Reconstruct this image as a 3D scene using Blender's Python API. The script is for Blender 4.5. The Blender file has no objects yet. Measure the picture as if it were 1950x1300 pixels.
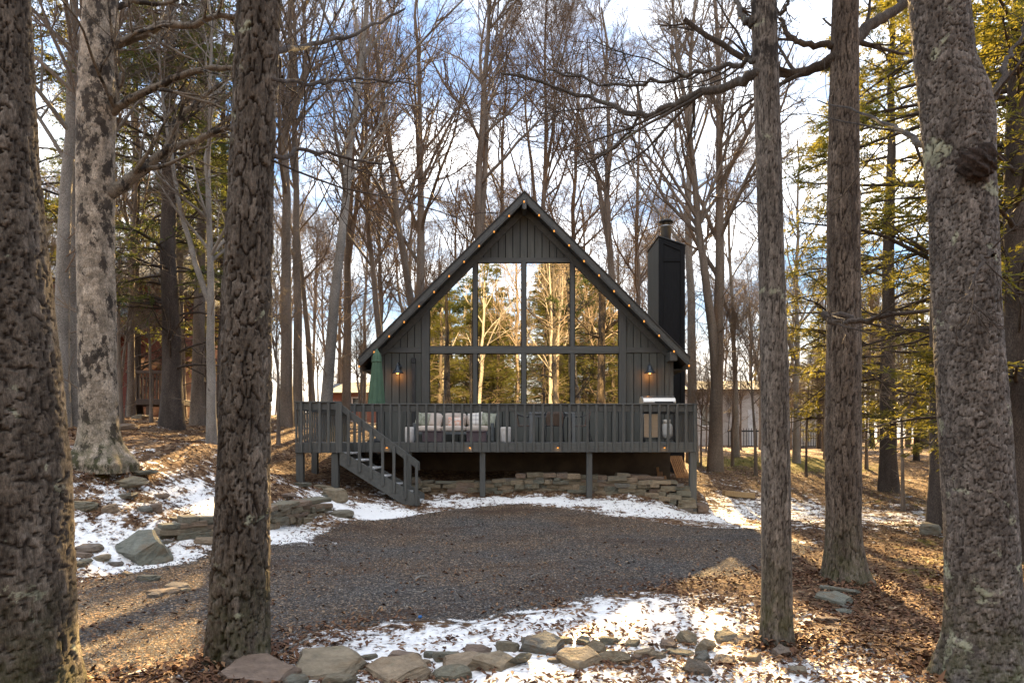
import bpy, bmesh, math, random
import numpy as np
from mathutils import Vector, Matrix

random.seed(7)
rng = np.random.default_rng(11)
SC = bpy.context.scene
COL = SC.collection
R = math.radians

# ------------------------------------------------------------------ camera, sky, sun, exposure
CAMZ = 1.65
FPX = 1300.0          # focal length in photo pixels (24 mm on a 36 mm wide sensor)
cam_d = bpy.data.cameras.new('camera'); cam = bpy.data.objects.new('camera', cam_d); COL.objects.link(cam)
cam.location = (0, 0, CAMZ); cam.rotation_euler = (R(90), 0, 0)
cam_d.lens = 24; cam_d.sensor_width = 36; cam_d.shift_y = (838 - 650) / 1950.0
cam_d.clip_start = 0.05; cam_d.clip_end = 3000
SC.camera = cam

SUN_DIR = Vector((0.108, 1.0, 0.537)).normalized()
ELEV = math.asin(SUN_DIR.z); AZ = math.atan2(SUN_DIR.x, SUN_DIR.y)
world = bpy.data.worlds.new('World'); SC.world = world; world.use_nodes = True
wn = world.node_tree; wn.nodes.clear()
w_out = wn.nodes.new('ShaderNodeOutputWorld'); w_bg = wn.nodes.new('ShaderNodeBackground')
sky = wn.nodes.new('ShaderNodeTexSky'); sky.sky_type = 'NISHITA'; sky.sun_disc = False
sky.sun_elevation = ELEV; sky.sun_rotation = AZ; sky.air_density = 1.0; sky.dust_density = 0.1; sky.ozone_density = 1.5
tc = wn.nodes.new('ShaderNodeTexCoord')
def wmath(op, a, b=None, clamp=False):
    m = wn.nodes.new('ShaderNodeMath'); m.operation = op; m.use_clamp = clamp
    for k, v in ((0, a), (1, b)):
        if v is None: continue
        if isinstance(v, (int, float)): m.inputs[k].default_value = v
        else: wn.links.new(v, m.inputs[k])
    return m.outputs[0]
def wscale(col, f):
    m = wn.nodes.new('ShaderNodeVectorMath'); m.operation = 'SCALE'; wn.links.new(col, m.inputs[0])
    if isinstance(f, (int, float)): m.inputs['Scale'].default_value = f
    else: wn.links.new(f, m.inputs['Scale'])
    return m.outputs[0]
def wmix(f, a, b):
    m = wn.nodes.new('ShaderNodeMixRGB'); wn.links.new(f, m.inputs[0])
    for k, v in ((1, a), (2, b)):
        if isinstance(v, tuple): m.inputs[k].default_value = (*v, 1)
        else: wn.links.new(v, m.inputs[k])
    return m.outputs[0]
bw = wn.nodes.new('ShaderNodeRGBToBW'); wn.links.new(sky.outputs[0], bw.inputs[0])
even = wscale(sky.outputs[0], wmath('POWER', wmath('MAXIMUM', bw.outputs[0], 0.01), -0.80))     # an evenly bright winter sky
hb = wn.nodes.new('ShaderNodeHueSaturation'); hb.inputs['Saturation'].default_value = 1.15; hb.inputs['Value'].default_value = 0.62
wn.links.new(even, hb.inputs['Color'])
sep = wn.nodes.new('ShaderNodeSeparateXYZ'); wn.links.new(tc.outputs['Generated'], sep.inputs[0])
inv = wmath('DIVIDE', 1.0, wmath('ADD', wmath('MAXIMUM', sep.outputs[2], 0.0), 0.22))
proj = wscale(tc.outputs['Generated'], inv)
mp = wn.nodes.new('ShaderNodeMapping'); mp.inputs['Location'].default_value = (4.1, 5.2, 0); mp.inputs['Scale'].default_value = (1.0, 1.5, 0.2); wn.links.new(proj, mp.inputs['Vector'])
cn = wn.nodes.new('ShaderNodeTexNoise'); cn.inputs['Scale'].default_value = 1.3; cn.inputs['Detail'].default_value = 8; cn.inputs['Roughness'].default_value = 0.58; wn.links.new(mp.outputs[0], cn.inputs['Vector'])
cr = wn.nodes.new('ShaderNodeValToRGB'); cr.color_ramp.elements[0].position = 0.42; cr.color_ramp.elements[1].position = 0.70; wn.links.new(cn.outputs['Fac'], cr.inputs[0])
hz = wn.nodes.new('ShaderNodeMapRange'); hz.interpolation_type = 'SMOOTHSTEP'; hz.inputs['From Min'].default_value = 0.02; hz.inputs['From Max'].default_value = 0.21; hz.inputs['To Min'].default_value = 1.0; hz.inputs['To Max'].default_value = 0.0
wn.links.new(sep.outputs[2], hz.inputs['Value'])
cloud = wmix(hz.outputs[0], (3.8, 3.7, 3.5), (2.7, 2.3, 1.85))
fac = wmath('MAXIMUM', cr.outputs[0], hz.outputs[0])
wn.links.new(wmix(fac, hb.outputs[0], cloud), w_bg.inputs['Color']); wn.links.new(w_bg.outputs[0], w_out.inputs['Surface'])
w_bg.inputs['Strength'].default_value = 0.15

sun_d = bpy.data.lights.new('sun', 'SUN'); sun = bpy.data.objects.new('sun', sun_d); COL.objects.link(sun)
sun_d.energy = 5.0; sun_d.angle = R(0.5); sun_d.color = (1.0, 0.68, 0.30)
sun.rotation_euler = (-SUN_DIR).to_track_quat('-Z', 'Y').to_euler()
VS = SC.view_settings
VS.view_transform = 'Standard'; VS.look = 'None'; VS.gamma = 1.0; VS.use_curve_mapping = False
VS.exposure = 2.9
SC.cycles.max_bounces = 7; SC.cycles.diffuse_bounces = 3; SC.cycles.glossy_bounces = 3; SC.cycles.transmission_bounces = 3
SC.cycles.transparent_max_bounces = 6; SC.cycles.sample_clamp_indirect = 6.0
SC.cycles.caustics_reflective = False; SC.cycles.caustics_refractive = False

# ------------------------------------------------------------------ helpers
def at(px, py, Y):
    return np.array(((px - 975) / FPX * Y, Y, CAMZ - (py - 838) / FPX * Y))
def ax(px, Y): return (px - 975) / FPX * Y
def az(py, Y): return CAMZ - (py - 838) / FPX * Y

W = {}      # world origin of every object (nothing that is authored in world space is rotated)
def new_mesh(name, V, F):
    """V (n,3), F: list of faces or int array (m,3|4)"""
    me = bpy.data.meshes.new(name)
    V = np.asarray(V, dtype=np.float32)
    if isinstance(F, np.ndarray):
        m, k = F.shape
        me.vertices.add(len(V)); me.vertices.foreach_set('co', V.ravel())
        me.loops.add(m * k); me.loops.foreach_set('vertex_index', F.astype(np.int32).ravel())
        me.polygons.add(m); me.polygons.foreach_set('loop_start', np.arange(0, m * k, k, dtype=np.int32))
        me.update(calc_edges=True)
    else:
        me.from_pydata([tuple(map(float, v)) for v in V], [], F); me.update()
    return me
def smooth(me, on=True):
    me.polygons.foreach_set('use_smooth', np.full(len(me.polygons), on)); me.update()
def thing(name, loc, label, cat, group=None, rz=0):
    o = bpy.data.objects.new(name, None); COL.objects.link(o); o.empty_display_size = 0.2
    o.location = [float(c) for c in loc]; o.rotation_euler.z = rz
    W[o.name] = np.array(loc, float)
    tag(o, label, cat, group); return o
def tag(o, label=None, cat=None, group=None, kind=None):
    if label: o['label'] = label
    if cat: o['category'] = cat
    if group: o['group'] = group
    if kind: o['kind'] = kind
    return o
def put(name, me, mat, loc, parent=None):
    """object from a mesh; loc in world (parent unrotated) coordinates"""
    o = bpy.data.objects.new(name, me); COL.objects.link(o)
    if mat is not None and not me.materials: me.materials.append(mat)
    loc = np.array(loc, float); W[o.name] = loc
    if parent is not None:
        o.parent = parent; o.location = (loc - W[parent.name]).tolist()
    else:
        o.location = loc.tolist()
    return o
def part(name, VF, mat, parent=None, sm=False, local=False):
    """mesh authored in world coordinates (or in the parent's own space when local), recentred on its box"""
    V, F = VF; V = np.asarray(V, float)
    c = (V.min(0) + V.max(0)) / 2
    me = new_mesh(name, V - c, F)
    if sm: smooth(me)
    if local: c = c + W[parent.name]
    return put(name, me, mat, c, parent)
def copy_tree(o, loc, rz=0.0, scale=1.0, parent=None):
    c = o.copy(); COL.objects.link(c)
    if parent is not None: c.parent = parent
    else:
        c.location = [float(v) for v in loc]; c.rotation_euler.z = rz; c.scale = (scale,) * 3
        W[c.name] = np.array(loc, float)
    for ch in o.children: copy_tree(ch, None, parent=c)
    return c

BOXF = [(0, 3, 2, 1), (4, 5, 6, 7), (0, 1, 5, 4), (1, 2, 6, 5), (2, 3, 7, 6), (3, 0, 4, 7)]
def bevel(V, F, w):
    bm = bmesh.new(); vs = [bm.verts.new(v) for v in V]
    for f in F: bm.faces.new([vs[i] for i in f])
    bmesh.ops.recalc_face_normals(bm, faces=bm.faces)
    bmesh.ops.bevel(bm, geom=list(bm.edges), offset=w, segments=1, affect='EDGES', clamp_overlap=True)
    bm.verts.index_update()
    V2 = [tuple(v.co) for v in bm.verts]; F2 = [[v.index for v in f.verts] for f in bm.faces]
    bm.free(); return np.array(V2), F2
def box(x0, x1, y0, y1, z0, z1, b=0.006):
    V = np.array([(x0, y0, z0), (x1, y0, z0), (x1, y1, z0), (x0, y1, z0), (x0, y0, z1), (x1, y0, z1), (x1, y1, z1), (x0, y1, z1)], float)
    return bevel(V, BOXF, b) if b else (V, [list(f) for f in BOXF])
def prism(poly, y0, y1, b=0.0):
    """polygon in X,Z (counter-clockwise seen from the camera) extruded in Y"""
    n = len(poly)
    V = [(p[0], y0, p[1]) for p in poly] + [(p[0], y1, p[1]) for p in poly]
    F = [list(range(n)), list(range(2 * n - 1, n - 1, -1))] + [[(i + 1) % n, i, n + i, n + (i + 1) % n] for i in range(n)]
    return bevel(np.array(V), F, b) if b else (np.array(V, float), F)
def beam(p, q, w, h, b=0.006, up=(0, 0, 1)):
    """square bar from p to q, w sideways, h along up"""
    p = np.array(p, float); q = np.array(q, float); d = q - p; L = np.linalg.norm(d); d /= L
    u = np.array(up, float); s = np.cross(d, u); s /= np.linalg.norm(s); u = np.cross(s, d)
    V = []
    for e in (p, q):
        for a, c in ((-1, -1), (1, -1), (1, 1), (-1, 1)): V.append(e + s * a * w / 2 + u * c * h / 2)
    return bevel(np.array(V), BOXF, b) if b else (np.array(V), [list(f) for f in BOXF])
def join(*parts):
    V = []; F = []; n = 0
    for v, f in parts:
        V.append(np.asarray(v, float)); F += [[i + n for i in ff] for ff in (f.tolist() if isinstance(f, np.ndarray) else f)]; n += len(v)
    return np.concatenate(V), F
def tubes(P, Rd, n, cap=False):
    """P (m,k,3) polylines, Rd (m,k) radii -> vertices, quads"""
    P = np.asarray(P, float); Rd = np.asarray(Rd, float)
    if P.ndim == 2: P = P[None]; Rd = Rd[None]
    m, k = P.shape[:2]
    T = np.gradient(P, axis=1); T /= np.linalg.norm(T, axis=2, keepdims=True) + 1e-9
    mean = P[:, -1] - P[:, 0]; mean /= np.linalg.norm(mean, axis=1, keepdims=True) + 1e-9
    ref = np.where(np.abs(mean[:, 2:3]) > 0.75, np.array([[1.0, 0.13, 0]]), np.array([[0.1, 0.05, 1.0]]))[:, None, :]
    U = np.cross(T, np.broadcast_to(ref, T.shape)); U /= np.linalg.norm(U, axis=2, keepdims=True) + 1e-9
    Vv = np.cross(T, U)
    a = np.arange(n) * 2 * math.pi / n
    ring = U[:, :, None, :] * np.cos(a)[None, None, :, None] + Vv[:, :, None, :] * np.sin(a)[None, None, :, None]
    V = P[:, :, None, :] + ring * Rd[:, :, None, None]
    idx = np.arange(m * k * n).reshape(m, k, n)
    A = idx[:, :-1, :]; B = idx[:, 1:, :]
    F = np.stack([A, np.roll(A, -1, 2), np.roll(B, -1, 2), B], -1).reshape(-1, 4)
    V = V.reshape(-1, 3)
    if cap and m == 1:
        F = F.tolist() + [list(range(n))[::-1], list(range((k - 1) * n, k * n))]
    return V, F
def catnum(*vf):
    V = []; F = []; n = 0
    for v, f in vf:
        V.append(v); F.append(np.asarray(f) + n); n += len(v)
    return np.concatenate(V), np.concatenate(F)
def lathe(prof, n=16, c=(0, 0, 0)):
    """profile [(r,z)...] turned about Z"""
    k = len(prof); V = []
    for r, z in prof:
        for i in range(n):
            t = 2 * math.pi * i / n; V.append((c[0] + r * math.cos(t), c[1] + r * math.sin(t), c[2] + z))
    F = [[j * n + i, j * n + (i + 1) % n, (j + 1) * n + (i + 1) % n, (j + 1) * n + i] for j in range(k - 1) for i in range(n)]
    F += [list(range(n))[::-1], list(range((k - 1) * n, k * n))]
    return np.array(V), F
def spline(pts, k):
    """Catmull-Rom through pts, k samples; works on any column count"""
    P = np.asarray(pts, float); n = len(P)
    Q = np.vstack([2 * P[0] - P[1], P, 2 * P[-1] - P[-2]])
    t = np.linspace(0, n - 1, k); i = np.minimum(t.astype(int), n - 2); f = (t - i)[:, None]
    a, b, c, d = Q[i], Q[i + 1], Q[i + 2], Q[i + 3]
    return 0.5 * ((2 * b) + (-a + c) * f + (2 * a - 5 * b + 4 * c - d) * f ** 2 + (-a + 3 * b - 3 * c + d) * f ** 3)

def _h(ix, iy, s):
    v = np.sin(ix * 127.1 + iy * 311.7 + s * 74.7) * 43758.5453
    return v - np.floor(v)
def vnoise(x, y, s=0):
    ix = np.floor(x); iy = np.floor(y); fx = x - ix; fy = y - iy
    fx = fx * fx * (3 - 2 * fx); fy = fy * fy * (3 - 2 * fy)
    return (_h(ix, iy, s) * (1 - fx) + _h(ix + 1, iy, s) * fx) * (1 - fy) + (_h(ix, iy + 1, s) * (1 - fx) + _h(ix + 1, iy + 1, s) * fx) * fy
def fbm(x, y, s=0, o=4):
    v = 0; a = 0.5; t = 0
    for i in range(o):
        v = v + a * vnoise(x * 2 ** i, y * 2 ** i, s + i * 3.3); t += a; a *= 0.5
    return v / t
def sstep(a, b, x):
    t = np.clip((x - a) / (b - a), 0, 1); return t * t * (3 - 2 * t)

# ------------------------------------------------------------------ materials
class NT:
    def __init__(s, name):
        s.m = bpy.data.materials.new(name); s.m.use_nodes = True; s.t = s.m.node_tree; s.t.nodes.clear()
        s.out = s.n('ShaderNodeOutputMaterial'); s.b = s.n('ShaderNodeBsdfPrincipled'); s.l(s.b.outputs[0], s.out.inputs[0])
        s.tc = s.n('ShaderNodeTexCoord'); s.oi = s.n('ShaderNodeObjectInfo')
    def n(s, k): return s.t.nodes.new(k)
    def l(s, a, b): s.t.links.new(a, b)
    def val(s, sock, v):
        if hasattr(v, 'is_linked') or hasattr(v, 'links'): s.l(v, sock)
        else: sock.default_value = v
    def coord(s, scale=(1, 1, 1), rnd=True, src='Object'):
        m = s.n('ShaderNodeMapping'); m.inputs['Scale'].default_value = scale; s.l(s.tc.outputs[src], m.inputs['Vector'])
        if rnd:
            c = s.n('ShaderNodeVectorMath'); c.operation = 'SCALE'; c.inputs[0].default_value = (13.7, 7.1, 21.3); s.l(s.oi.outputs['Random'], c.inputs['Scale'])
            s.l(c.outputs[0], m.inputs['Location'])
        return m.outputs[0]
    def noise(s, vec, scale, detail=4, rough=0.55, dist=0.0):
        n = s.n('ShaderNodeTexNoise'); n.inputs['Scale'].default_value = scale; n.inputs['Detail'].default_value = detail
        n.inputs['Roughness'].default_value = rough; n.inputs['Distortion'].default_value = dist; s.l(vec, n.inputs['Vector']); return n.outputs['Fac']
    def vor(s, vec, scale, feature='F1', out='Distance', rand=1.0):
        n = s.n('ShaderNodeTexVoronoi'); n.feature = feature; n.inputs['Scale'].default_value = scale; n.inputs['Randomness'].default_value = rand; s.l(vec, n.inputs['Vector']); return n.outputs[out]
    def ramp(s, fac, stops):
        r = s.n('ShaderNodeValToRGB'); e = r.color_ramp.elements
        while len(e) < len(stops): e.new(0.5)
        for el, (p, c) in zip(e, stops):
            el.position = p; el.color = (c, c, c, 1) if isinstance(c, (int, float)) else (*c, 1)
        s.l(fac, r.inputs[0]); return r.outputs[0]
    def mix(s, fac, a, b, mode='MIX'):
        m = s.n('ShaderNodeMixRGB'); m.blend_type = mode
        for k, v in ((0, fac), (1, a), (2, b)):
            if isinstance(v, (int, float)): m.inputs[k].default_value = v if k == 0 else (v, v, v, 1)
            elif isinstance(v, tuple): m.inputs[k].default_value = (*v, 1)
            else: s.l(v, m.inputs[k])
        return m.outputs[0]
    def math(s, op, a, b=None, clamp=False):
        m = s.n('ShaderNodeMath'); m.operation = op; m.use_clamp = clamp
        for k, v in ((0, a), (1, b)):
            if v is None: continue
            if isinstance(v, (int, float)): m.inputs[k].default_value = v
            else: s.l(v, m.inputs[k])
        return m.outputs[0]
    def attr(s, name):
        a = s.n('ShaderNodeAttribute'); a.attribute_name = name; return a.outputs['Fac']
    def bump(s, h, strength=0.4, dist=0.01, prev=None):
        b = s.n('ShaderNodeBump'); b.inputs['Strength'].default_value = strength; b.inputs['Distance'].default_value = dist; s.l(h, b.inputs['Height'])
        if prev is not None: s.l(prev, b.inputs['Normal'])
        return b.outputs[0]
    def done(s, col, rough=0.8, nrm=None, spec=None, metal=0.0):
        if isinstance(col, tuple): s.b.inputs['Base Color'].default_value = (*col, 1)
        else: s.l(col, s.b.inputs['Base Color'])
        if isinstance(rough, (int, float)): s.b.inputs['Roughness'].default_value = rough
        else: s.l(rough, s.b.inputs['Roughness'])
        s.b.inputs['Metallic'].default_value = metal
        if spec is not None: s.b.inputs['Specular IOR Level'].default_value = spec
        if nrm is not None: s.l(nrm, s.b.inputs['Normal'])
        return s.m

def mottled(name, stops, scale=4, rough=0.8, stretch=(1, 1, 1), bump=0.3, bdist=0.006, bscale=None, vary=0.25, metal=0.0, spec=None, detail=5):
    t = NT(name); v = t.coord(stretch)
    n = t.noise(v, scale, detail, 0.6)
    col = t.ramp(n, stops)
    vr = t.ramp(t.oi.outputs['Random'], [(0, 1 - vary), (1, 1 + vary * 0.6)])
    col = t.mix(1.0, col, vr, 'MULTIPLY')
    nb = t.noise(v, bscale or scale * 5, 5, 0.65)
    return t.done(col, rough, t.bump(nb, bump, bdist), spec, metal)

M = {}
# charcoal paint on sawn timber, grain along Z / X / Y
for k, st in (('paint_z', (26, 26, 1.2)), ('paint_x', (1.2, 26, 26)), ('paint_d', (9, 9, 9))):
    M[k] = mottled('charcoal_' + k, [(0.25, (0.050, 0.050, 0.045)), (0.55, (0.074, 0.074, 0.066)), (0.8, (0.108, 0.105, 0.093))], 1.6, 0.62, st, 0.35, 0.004, 3.0, 0.16)
t = NT('rough_sawn_siding'); v = t.coord((1, 1, 1))
col = t.ramp(t.noise(t.coord((7, 7, 0.7)), 2.0, 6, 0.65), [(0.25, (0.056, 0.057, 0.049)), (0.6, (0.082, 0.083, 0.071)), (0.85, (0.122, 0.120, 0.102))])
saw = t.noise(t.coord((3, 3, 60)), 1.0, 3, 0.6)
M['siding'] = t.done(t.mix(1.0, col, t.ramp(t.oi.outputs['Random'], [(0, 0.85), (1, 1.12)]), 'MULTIPLY'), 0.75, t.bump(saw, 0.45, 0.006))
M['black_paint'] = mottled('black_paint', [(0.3, (0.006, 0.006, 0.0065)), (0.7, (0.012, 0.012, 0.0125))], 3, 0.7, (8, 8, 1), 0.3, 0.004, spec=0.15)
M['shingle'] = mottled('asphalt_shingle', [(0.3, (0.03, 0.028, 0.026)), (0.7, (0.08, 0.07, 0.06))], 20, 0.9)
M['soffit'] = mottled('soffit_paint', [(0.3, (0.035, 0.038, 0.038)), (0.7, (0.055, 0.058, 0.056))], 3, 0.7)
M['deck_wood'] = mottled('weathered_deck', [(0.3, (0.10, 0.10, 0.10)), (0.7, (0.22, 0.22, 0.21))], 3, 0.8, (2, 20, 20))
M['tread'] = mottled('frosted_tread', [(0.35, (0.22, 0.22, 0.215)), (0.65, (0.55, 0.55, 0.54))], 4, 0.8, (2, 6, 6))
M['block'] = mottled('foundation_render', [(0.25, (0.030, 0.022, 0.015)), (0.75, (0.085, 0.062, 0.04))], 2.5, 0.9, bump=0.5)
M['steel'] = mottled('galvanised_steel', [(0.3, (0.30, 0.31, 0.32)), (0.7, (0.42, 0.43, 0.44))], 6, 0.38, metal=0.9, bump=0.1)
M['grill_steel'] = mottled('brushed_steel', [(0.3, (0.55, 0.52, 0.47)), (0.7, (0.68, 0.65, 0.60))], 3, 0.30, (1, 1, 30), 0.12, 0.002, metal=0.95)
M['dark_metal'] = mottled('dark_metal', [(0.3, (0.02, 0.021, 0.022)), (0.7, (0.04, 0.041, 0.042))], 6, 0.45, metal=0.3, bump=0.1)
M['lamp_metal'] = mottled('lamp_metal', [(0.3, (0.035, 0.042, 0.05)), (0.7, (0.06, 0.07, 0.08))], 6, 0.4, metal=0.5, bump=0.1)
M['umbrella'] = mottled('green_canvas', [(0.3, (0.050, 0.100, 0.058)), (0.7, (0.075, 0.135, 0.082))], 5, 0.85, bump=0.25, bscale=160)
M['cushion'] = mottled('cream_cushion', [(0.3, (0.55, 0.46, 0.38)), (0.7, (0.68, 0.58, 0.50))], 6, 0.9, bump=0.3, bscale=140)
M['pillow_green'] = mottled('sage_pillow', [(0.45, (0.26, 0.27, 0.19)), (0.55, (0.46, 0.46, 0.36))], 9, 0.9, (3, 1, 1), bscale=140)
t = NT('plaid_pillow'); wv = t.coord((1, 1, 1), False)
sx = t.n('ShaderNodeSeparateXYZ'); t.l(wv, sx.inputs[0])
g1 = t.math('LESS_THAN', t.math('PINGPONG', sx.outputs[0], 0.055), 0.012); g2 = t.math('LESS_THAN', t.math('PINGPONG', sx.outputs[2], 0.055), 0.012)
M['pillow_plaid'] = t.done(t.mix(t.math('MULTIPLY', t.math('ADD', g1, g2), 0.5), (0.70, 0.66, 0.60), (0.16, 0.14, 0.15)), 0.9, t.bump(t.noise(wv, 120), 0.2, 0.003))
M['pillow_pink'] = mottled('coral_print_pillow', [(0.40, (0.72, 0.62, 0.54)), (0.50, (0.70, 0.34, 0.22)), (0.62, (0.70, 0.60, 0.52))], 6, 0.9, (1, 1, 2), bscale=140, detail=2)
M['sofa_frame'] = mottled('grey_sofa_frame', [(0.3, (0.09, 0.10, 0.10)), (0.7, (0.15, 0.16, 0.16))], 5, 0.6)
M['ottoman'] = mottled('mauve_wicker', [(0.3, (0.085, 0.060, 0.066)), (0.7, (0.15, 0.11, 0.115))], 40, 0.8, (1, 1, 2.5), 0.5, 0.006, 60)
M['white_ceramic'] = mottled('whitewashed_side_table', [(0.3, (0.55, 0.50, 0.45)), (0.7, (0.74, 0.70, 0.66))], 7, 0.6)
M['table_grey'] = mottled('grey_metal_table', [(0.3, (0.12, 0.125, 0.125)), (0.7, (0.18, 0.185, 0.18))], 5, 0.5)
M['wicker'] = mottled('brown_wicker', [(0.3, (0.085, 0.06, 0.048)), (0.7, (0.18, 0.13, 0.10))], 60, 0.75, (1, 1, 2.5), 0.6, 0.006, 70)
M['tank'] = mottled('white_tank_paint', [(0.3, (0.62, 0.60, 0.55)), (0.7, (0.74, 0.72, 0.68))], 5, 0.4)
M['rubber'] = mottled('black_rubber', [(0.3, (0.01, 0.01, 0.01)), (0.7, (0.02, 0.02, 0.02))], 5, 0.7)
M['new_wood'] = mottled('fresh_lumber', [(0.3, (0.42, 0.27, 0.12)), (0.7, (0.58, 0.40, 0.20))], 3, 0.8, (12, 12, 1.5))
M['orange_wood'] = mottled('pallet_wood', [(0.3, (0.30, 0.14, 0.05)), (0.7, (0.46, 0.24, 0.10))], 3, 0.8, (12, 12, 1.5))
M['red_siding'] = mottled('barn_red_siding', [(0.3, (0.13, 0.030, 0.016)), (0.7, (0.20, 0.048, 0.026))], 2, 0.8, (1, 1, 6))
M['rose_siding'] = mottled('faded_red_siding', [(0.3, (0.24, 0.10, 0.07)), (0.7, (0.34, 0.16, 0.11))], 2, 0.8, (1, 1, 6))
M['pale_siding'] = mottled('pale_siding', [(0.3, (0.44, 0.40, 0.36)), (0.7, (0.56, 0.52, 0.47))], 1.2, 0.8, (1, 1, 6))
M['grey_roof'] = mottled('grey_roofing', [(0.3, (0.12, 0.12, 0.12)), (0.7, (0.22, 0.22, 0.22))], 2, 0.9)
M['white_trim'] = mottled('white_trim', [(0.3, (0.6, 0.6, 0.6)), (0.7, (0.75, 0.75, 0.74))], 2, 0.7)
M['brown_wood'] = mottled('brown_stained_wood', [(0.3, (0.05, 0.03, 0.02)), (0.7, (0.10, 0.06, 0.035))], 3, 0.8, (10, 10, 1))
M['blue_plastic'] = mottled('blue_plastic', [(0.3, (0.01, 0.10, 0.32)), (0.7, (0.02, 0.14, 0.40))], 5, 0.4)
M['cord'] = mottled('black_cord', [(0.3, (0.012, 0.012, 0.012)), (0.7, (0.02, 0.02, 0.02))], 5, 0.6)

# mirror-like coated glass, each pane a little wavy
t = NT('reflective_window_glass')
wv = t.noise(t.coord((1, 1, 1)), 1.1, 1, 0.4)
gl = t.n('ShaderNodeBsdfGlossy'); gl.inputs['Color'].default_value = (0.92, 0.93, 0.92, 1); gl.inputs['Roughness'].default_value = 0.0
t.l(t.bump(wv, 0.10, 0.02), gl.inputs['Normal'])
tr = t.n('ShaderNodeBsdfTransparent'); tr.inputs['Color'].default_value = (0.55, 0.58, 0.56, 1)
mx = t.n('ShaderNodeMixShader'); mx.inputs[0].default_value = 0.88
t.l(tr.outputs[0], mx.inputs[1]); t.l(gl.outputs[0], mx.inputs[2]); t.l(mx.outputs[0], t.out.inputs[0])
M['glass'] = t.m
t = NT('dark_window_glass'); M['dark_glass'] = t.done((0.015, 0.018, 0.02), 0.06, None, 0.8)
def emis(name, col, s):
    t = NT(name); t.b.inputs['Emission Color'].default_value = (*col, 1); t.b.inputs['Emission Strength'].default_value = s
    return t.done((0.5, 0.24, 0.06), 0.4)
M['bulb'] = emis('warm_bulb', (1.0, 0.36, 0.05), 0.14)
M['lamp_bulb'] = emis('warm_lamp_bulb', (1.0, 0.36, 0.08), 1.2)

# stone
t = NT('bluestone'); v = t.coord((1, 1, 1))
base = t.ramp(t.oi.outputs['Random'], [(0.0, (0.21, 0.165, 0.105)), (0.25, (0.16, 0.145, 0.10)), (0.5, (0.135, 0.135, 0.105)), (0.72, (0.27, 0.205, 0.13)), (0.9, (0.18, 0.125, 0.09)), (1.0, (0.125, 0.125, 0.105))])
mot = t.ramp(t.noise(v, 5, 7, 0.65), [(0.25, 0.55), (0.5, 1.0), (0.78, 1.5)])
col = t.mix(1.0, base, mot, 'MULTIPLY')
rust = t.ramp(t.noise(v, 2.2, 4, 0.6), [(0.52, 0.0), (0.72, 0.6)])
col = t.mix(rust, col, (0.17, 0.10, 0.045))
lich = t.ramp(t.noise(v, 3.1, 5, 0.7, 0.5), [(0.62, 0.0), (0.70, 0.55)])
col = t.mix(lich, col, (0.20, 0.21, 0.13))
b1 = t.bump(t.noise(t.coord((1, 1, 5)), 9, 7, 0.72), 0.9, 0.02, t.bump(t.noise(v, 2.5, 4, 0.6), 0.6, 0.06))
M['stone'] = t.done(col, 0.85, b1)

# barks
def bark_mat(name, stops, scale, stretch, spots=None, lichen=0.0, moss=0.0, bump=0.8, bd=0.016, bs=30, rough=0.9, fis=0.95):
    t = NT(name); v = t.coord(stretch)
    col = t.ramp(t.noise(v, scale, 7, 0.68), stops)
    col = t.mix(1.0, col, t.ramp(t.noise(t.coord((1, 1, 0.4)), 70, 4, 0.7), [(0.3, 0.45), (0.5, 1.0), (0.72, 1.75)]), 'MULTIPLY')
    vo = t.coord((1, 1, 1))
    if spots:
        thr, c, sc, st = spots
        col = t.mix(t.ramp(t.noise(t.coord(st), sc, 6, 0.7), [(thr, 0.0), (thr + 0.05, 0.9)]), col, c)
    if lichen:
        col = t.mix(t.ramp(t.noise(vo, 4.3, 5, 0.62, 0.4), [(0.66 - lichen, 0.0), (0.70 - lichen, 0.75)]), col, (0.30, 0.31, 0.22))
    if moss:
        col = t.mix(1.0, col, t.ramp(t.attr('tone'), [(0.0, 0.55), (0.5, 1.0), (1.0, 1.45)]), 'MULTIPLY')
        col = t.mix(t.math('MULTIPLY', t.attr('inner'), fis), col, (0.016, 0.011, 0.008))
        a = t.attr('moss')
        col = t.mix(t.math('MULTIPLY', a, t.ramp(t.noise(vo, 9, 5, 0.65), [(0.38, 0.0), (0.6, 1.0)])), col, (0.055, 0.060, 0.014))
    return t.done(col, rough, t.bump(t.noise(v, bs, 6, 0.7), bump, bd), 0.2)
M['bark_pine'] = bark_mat('scaly_pine_bark', [(0.25, (0.034, 0.026, 0.019)), (0.5, (0.088, 0.071, 0.055)), (0.75, (0.18, 0.153, 0.125))], 7, (1, 1, 0.35), None, 0.012, 1.0, 1.0, 0.02, 34)
M['bark_spruce'] = bark_mat('grey_spruce_bark', [(0.25, (0.046, 0.037, 0.031)), (0.5, (0.108, 0.092, 0.079)), (0.78, (0.21, 0.183, 0.16))], 9, (1, 1, 0.5), (0.70, (0.03, 0.026, 0.022), 2.0, (1, 1, 1)), 0.05, 1.0)
M['bark_maple'] = bark_mat('grey_maple_bark', [(0.25, (0.055, 0.045, 0.037)), (0.5, (0.125, 0.107, 0.09)), (0.78, (0.23, 0.20, 0.172))], 5, (1, 1, 0.12), (0.60, (0.022, 0.018, 0.015), 2.6, (1, 1, 0.6)), 0.02, 1.0)
M['bark_oak'] = bark_mat('furrowed_bark', [(0.25, (0.045, 0.033, 0.024)), (0.5, (0.10, 0.078, 0.06)), (0.78, (0.19, 0.152, 0.118))], 6, (1, 1, 0.16), (0.72, (0.03, 0.024, 0.018), 2.2, (1, 1, 0.6)), 0.0, 1.0)
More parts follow.
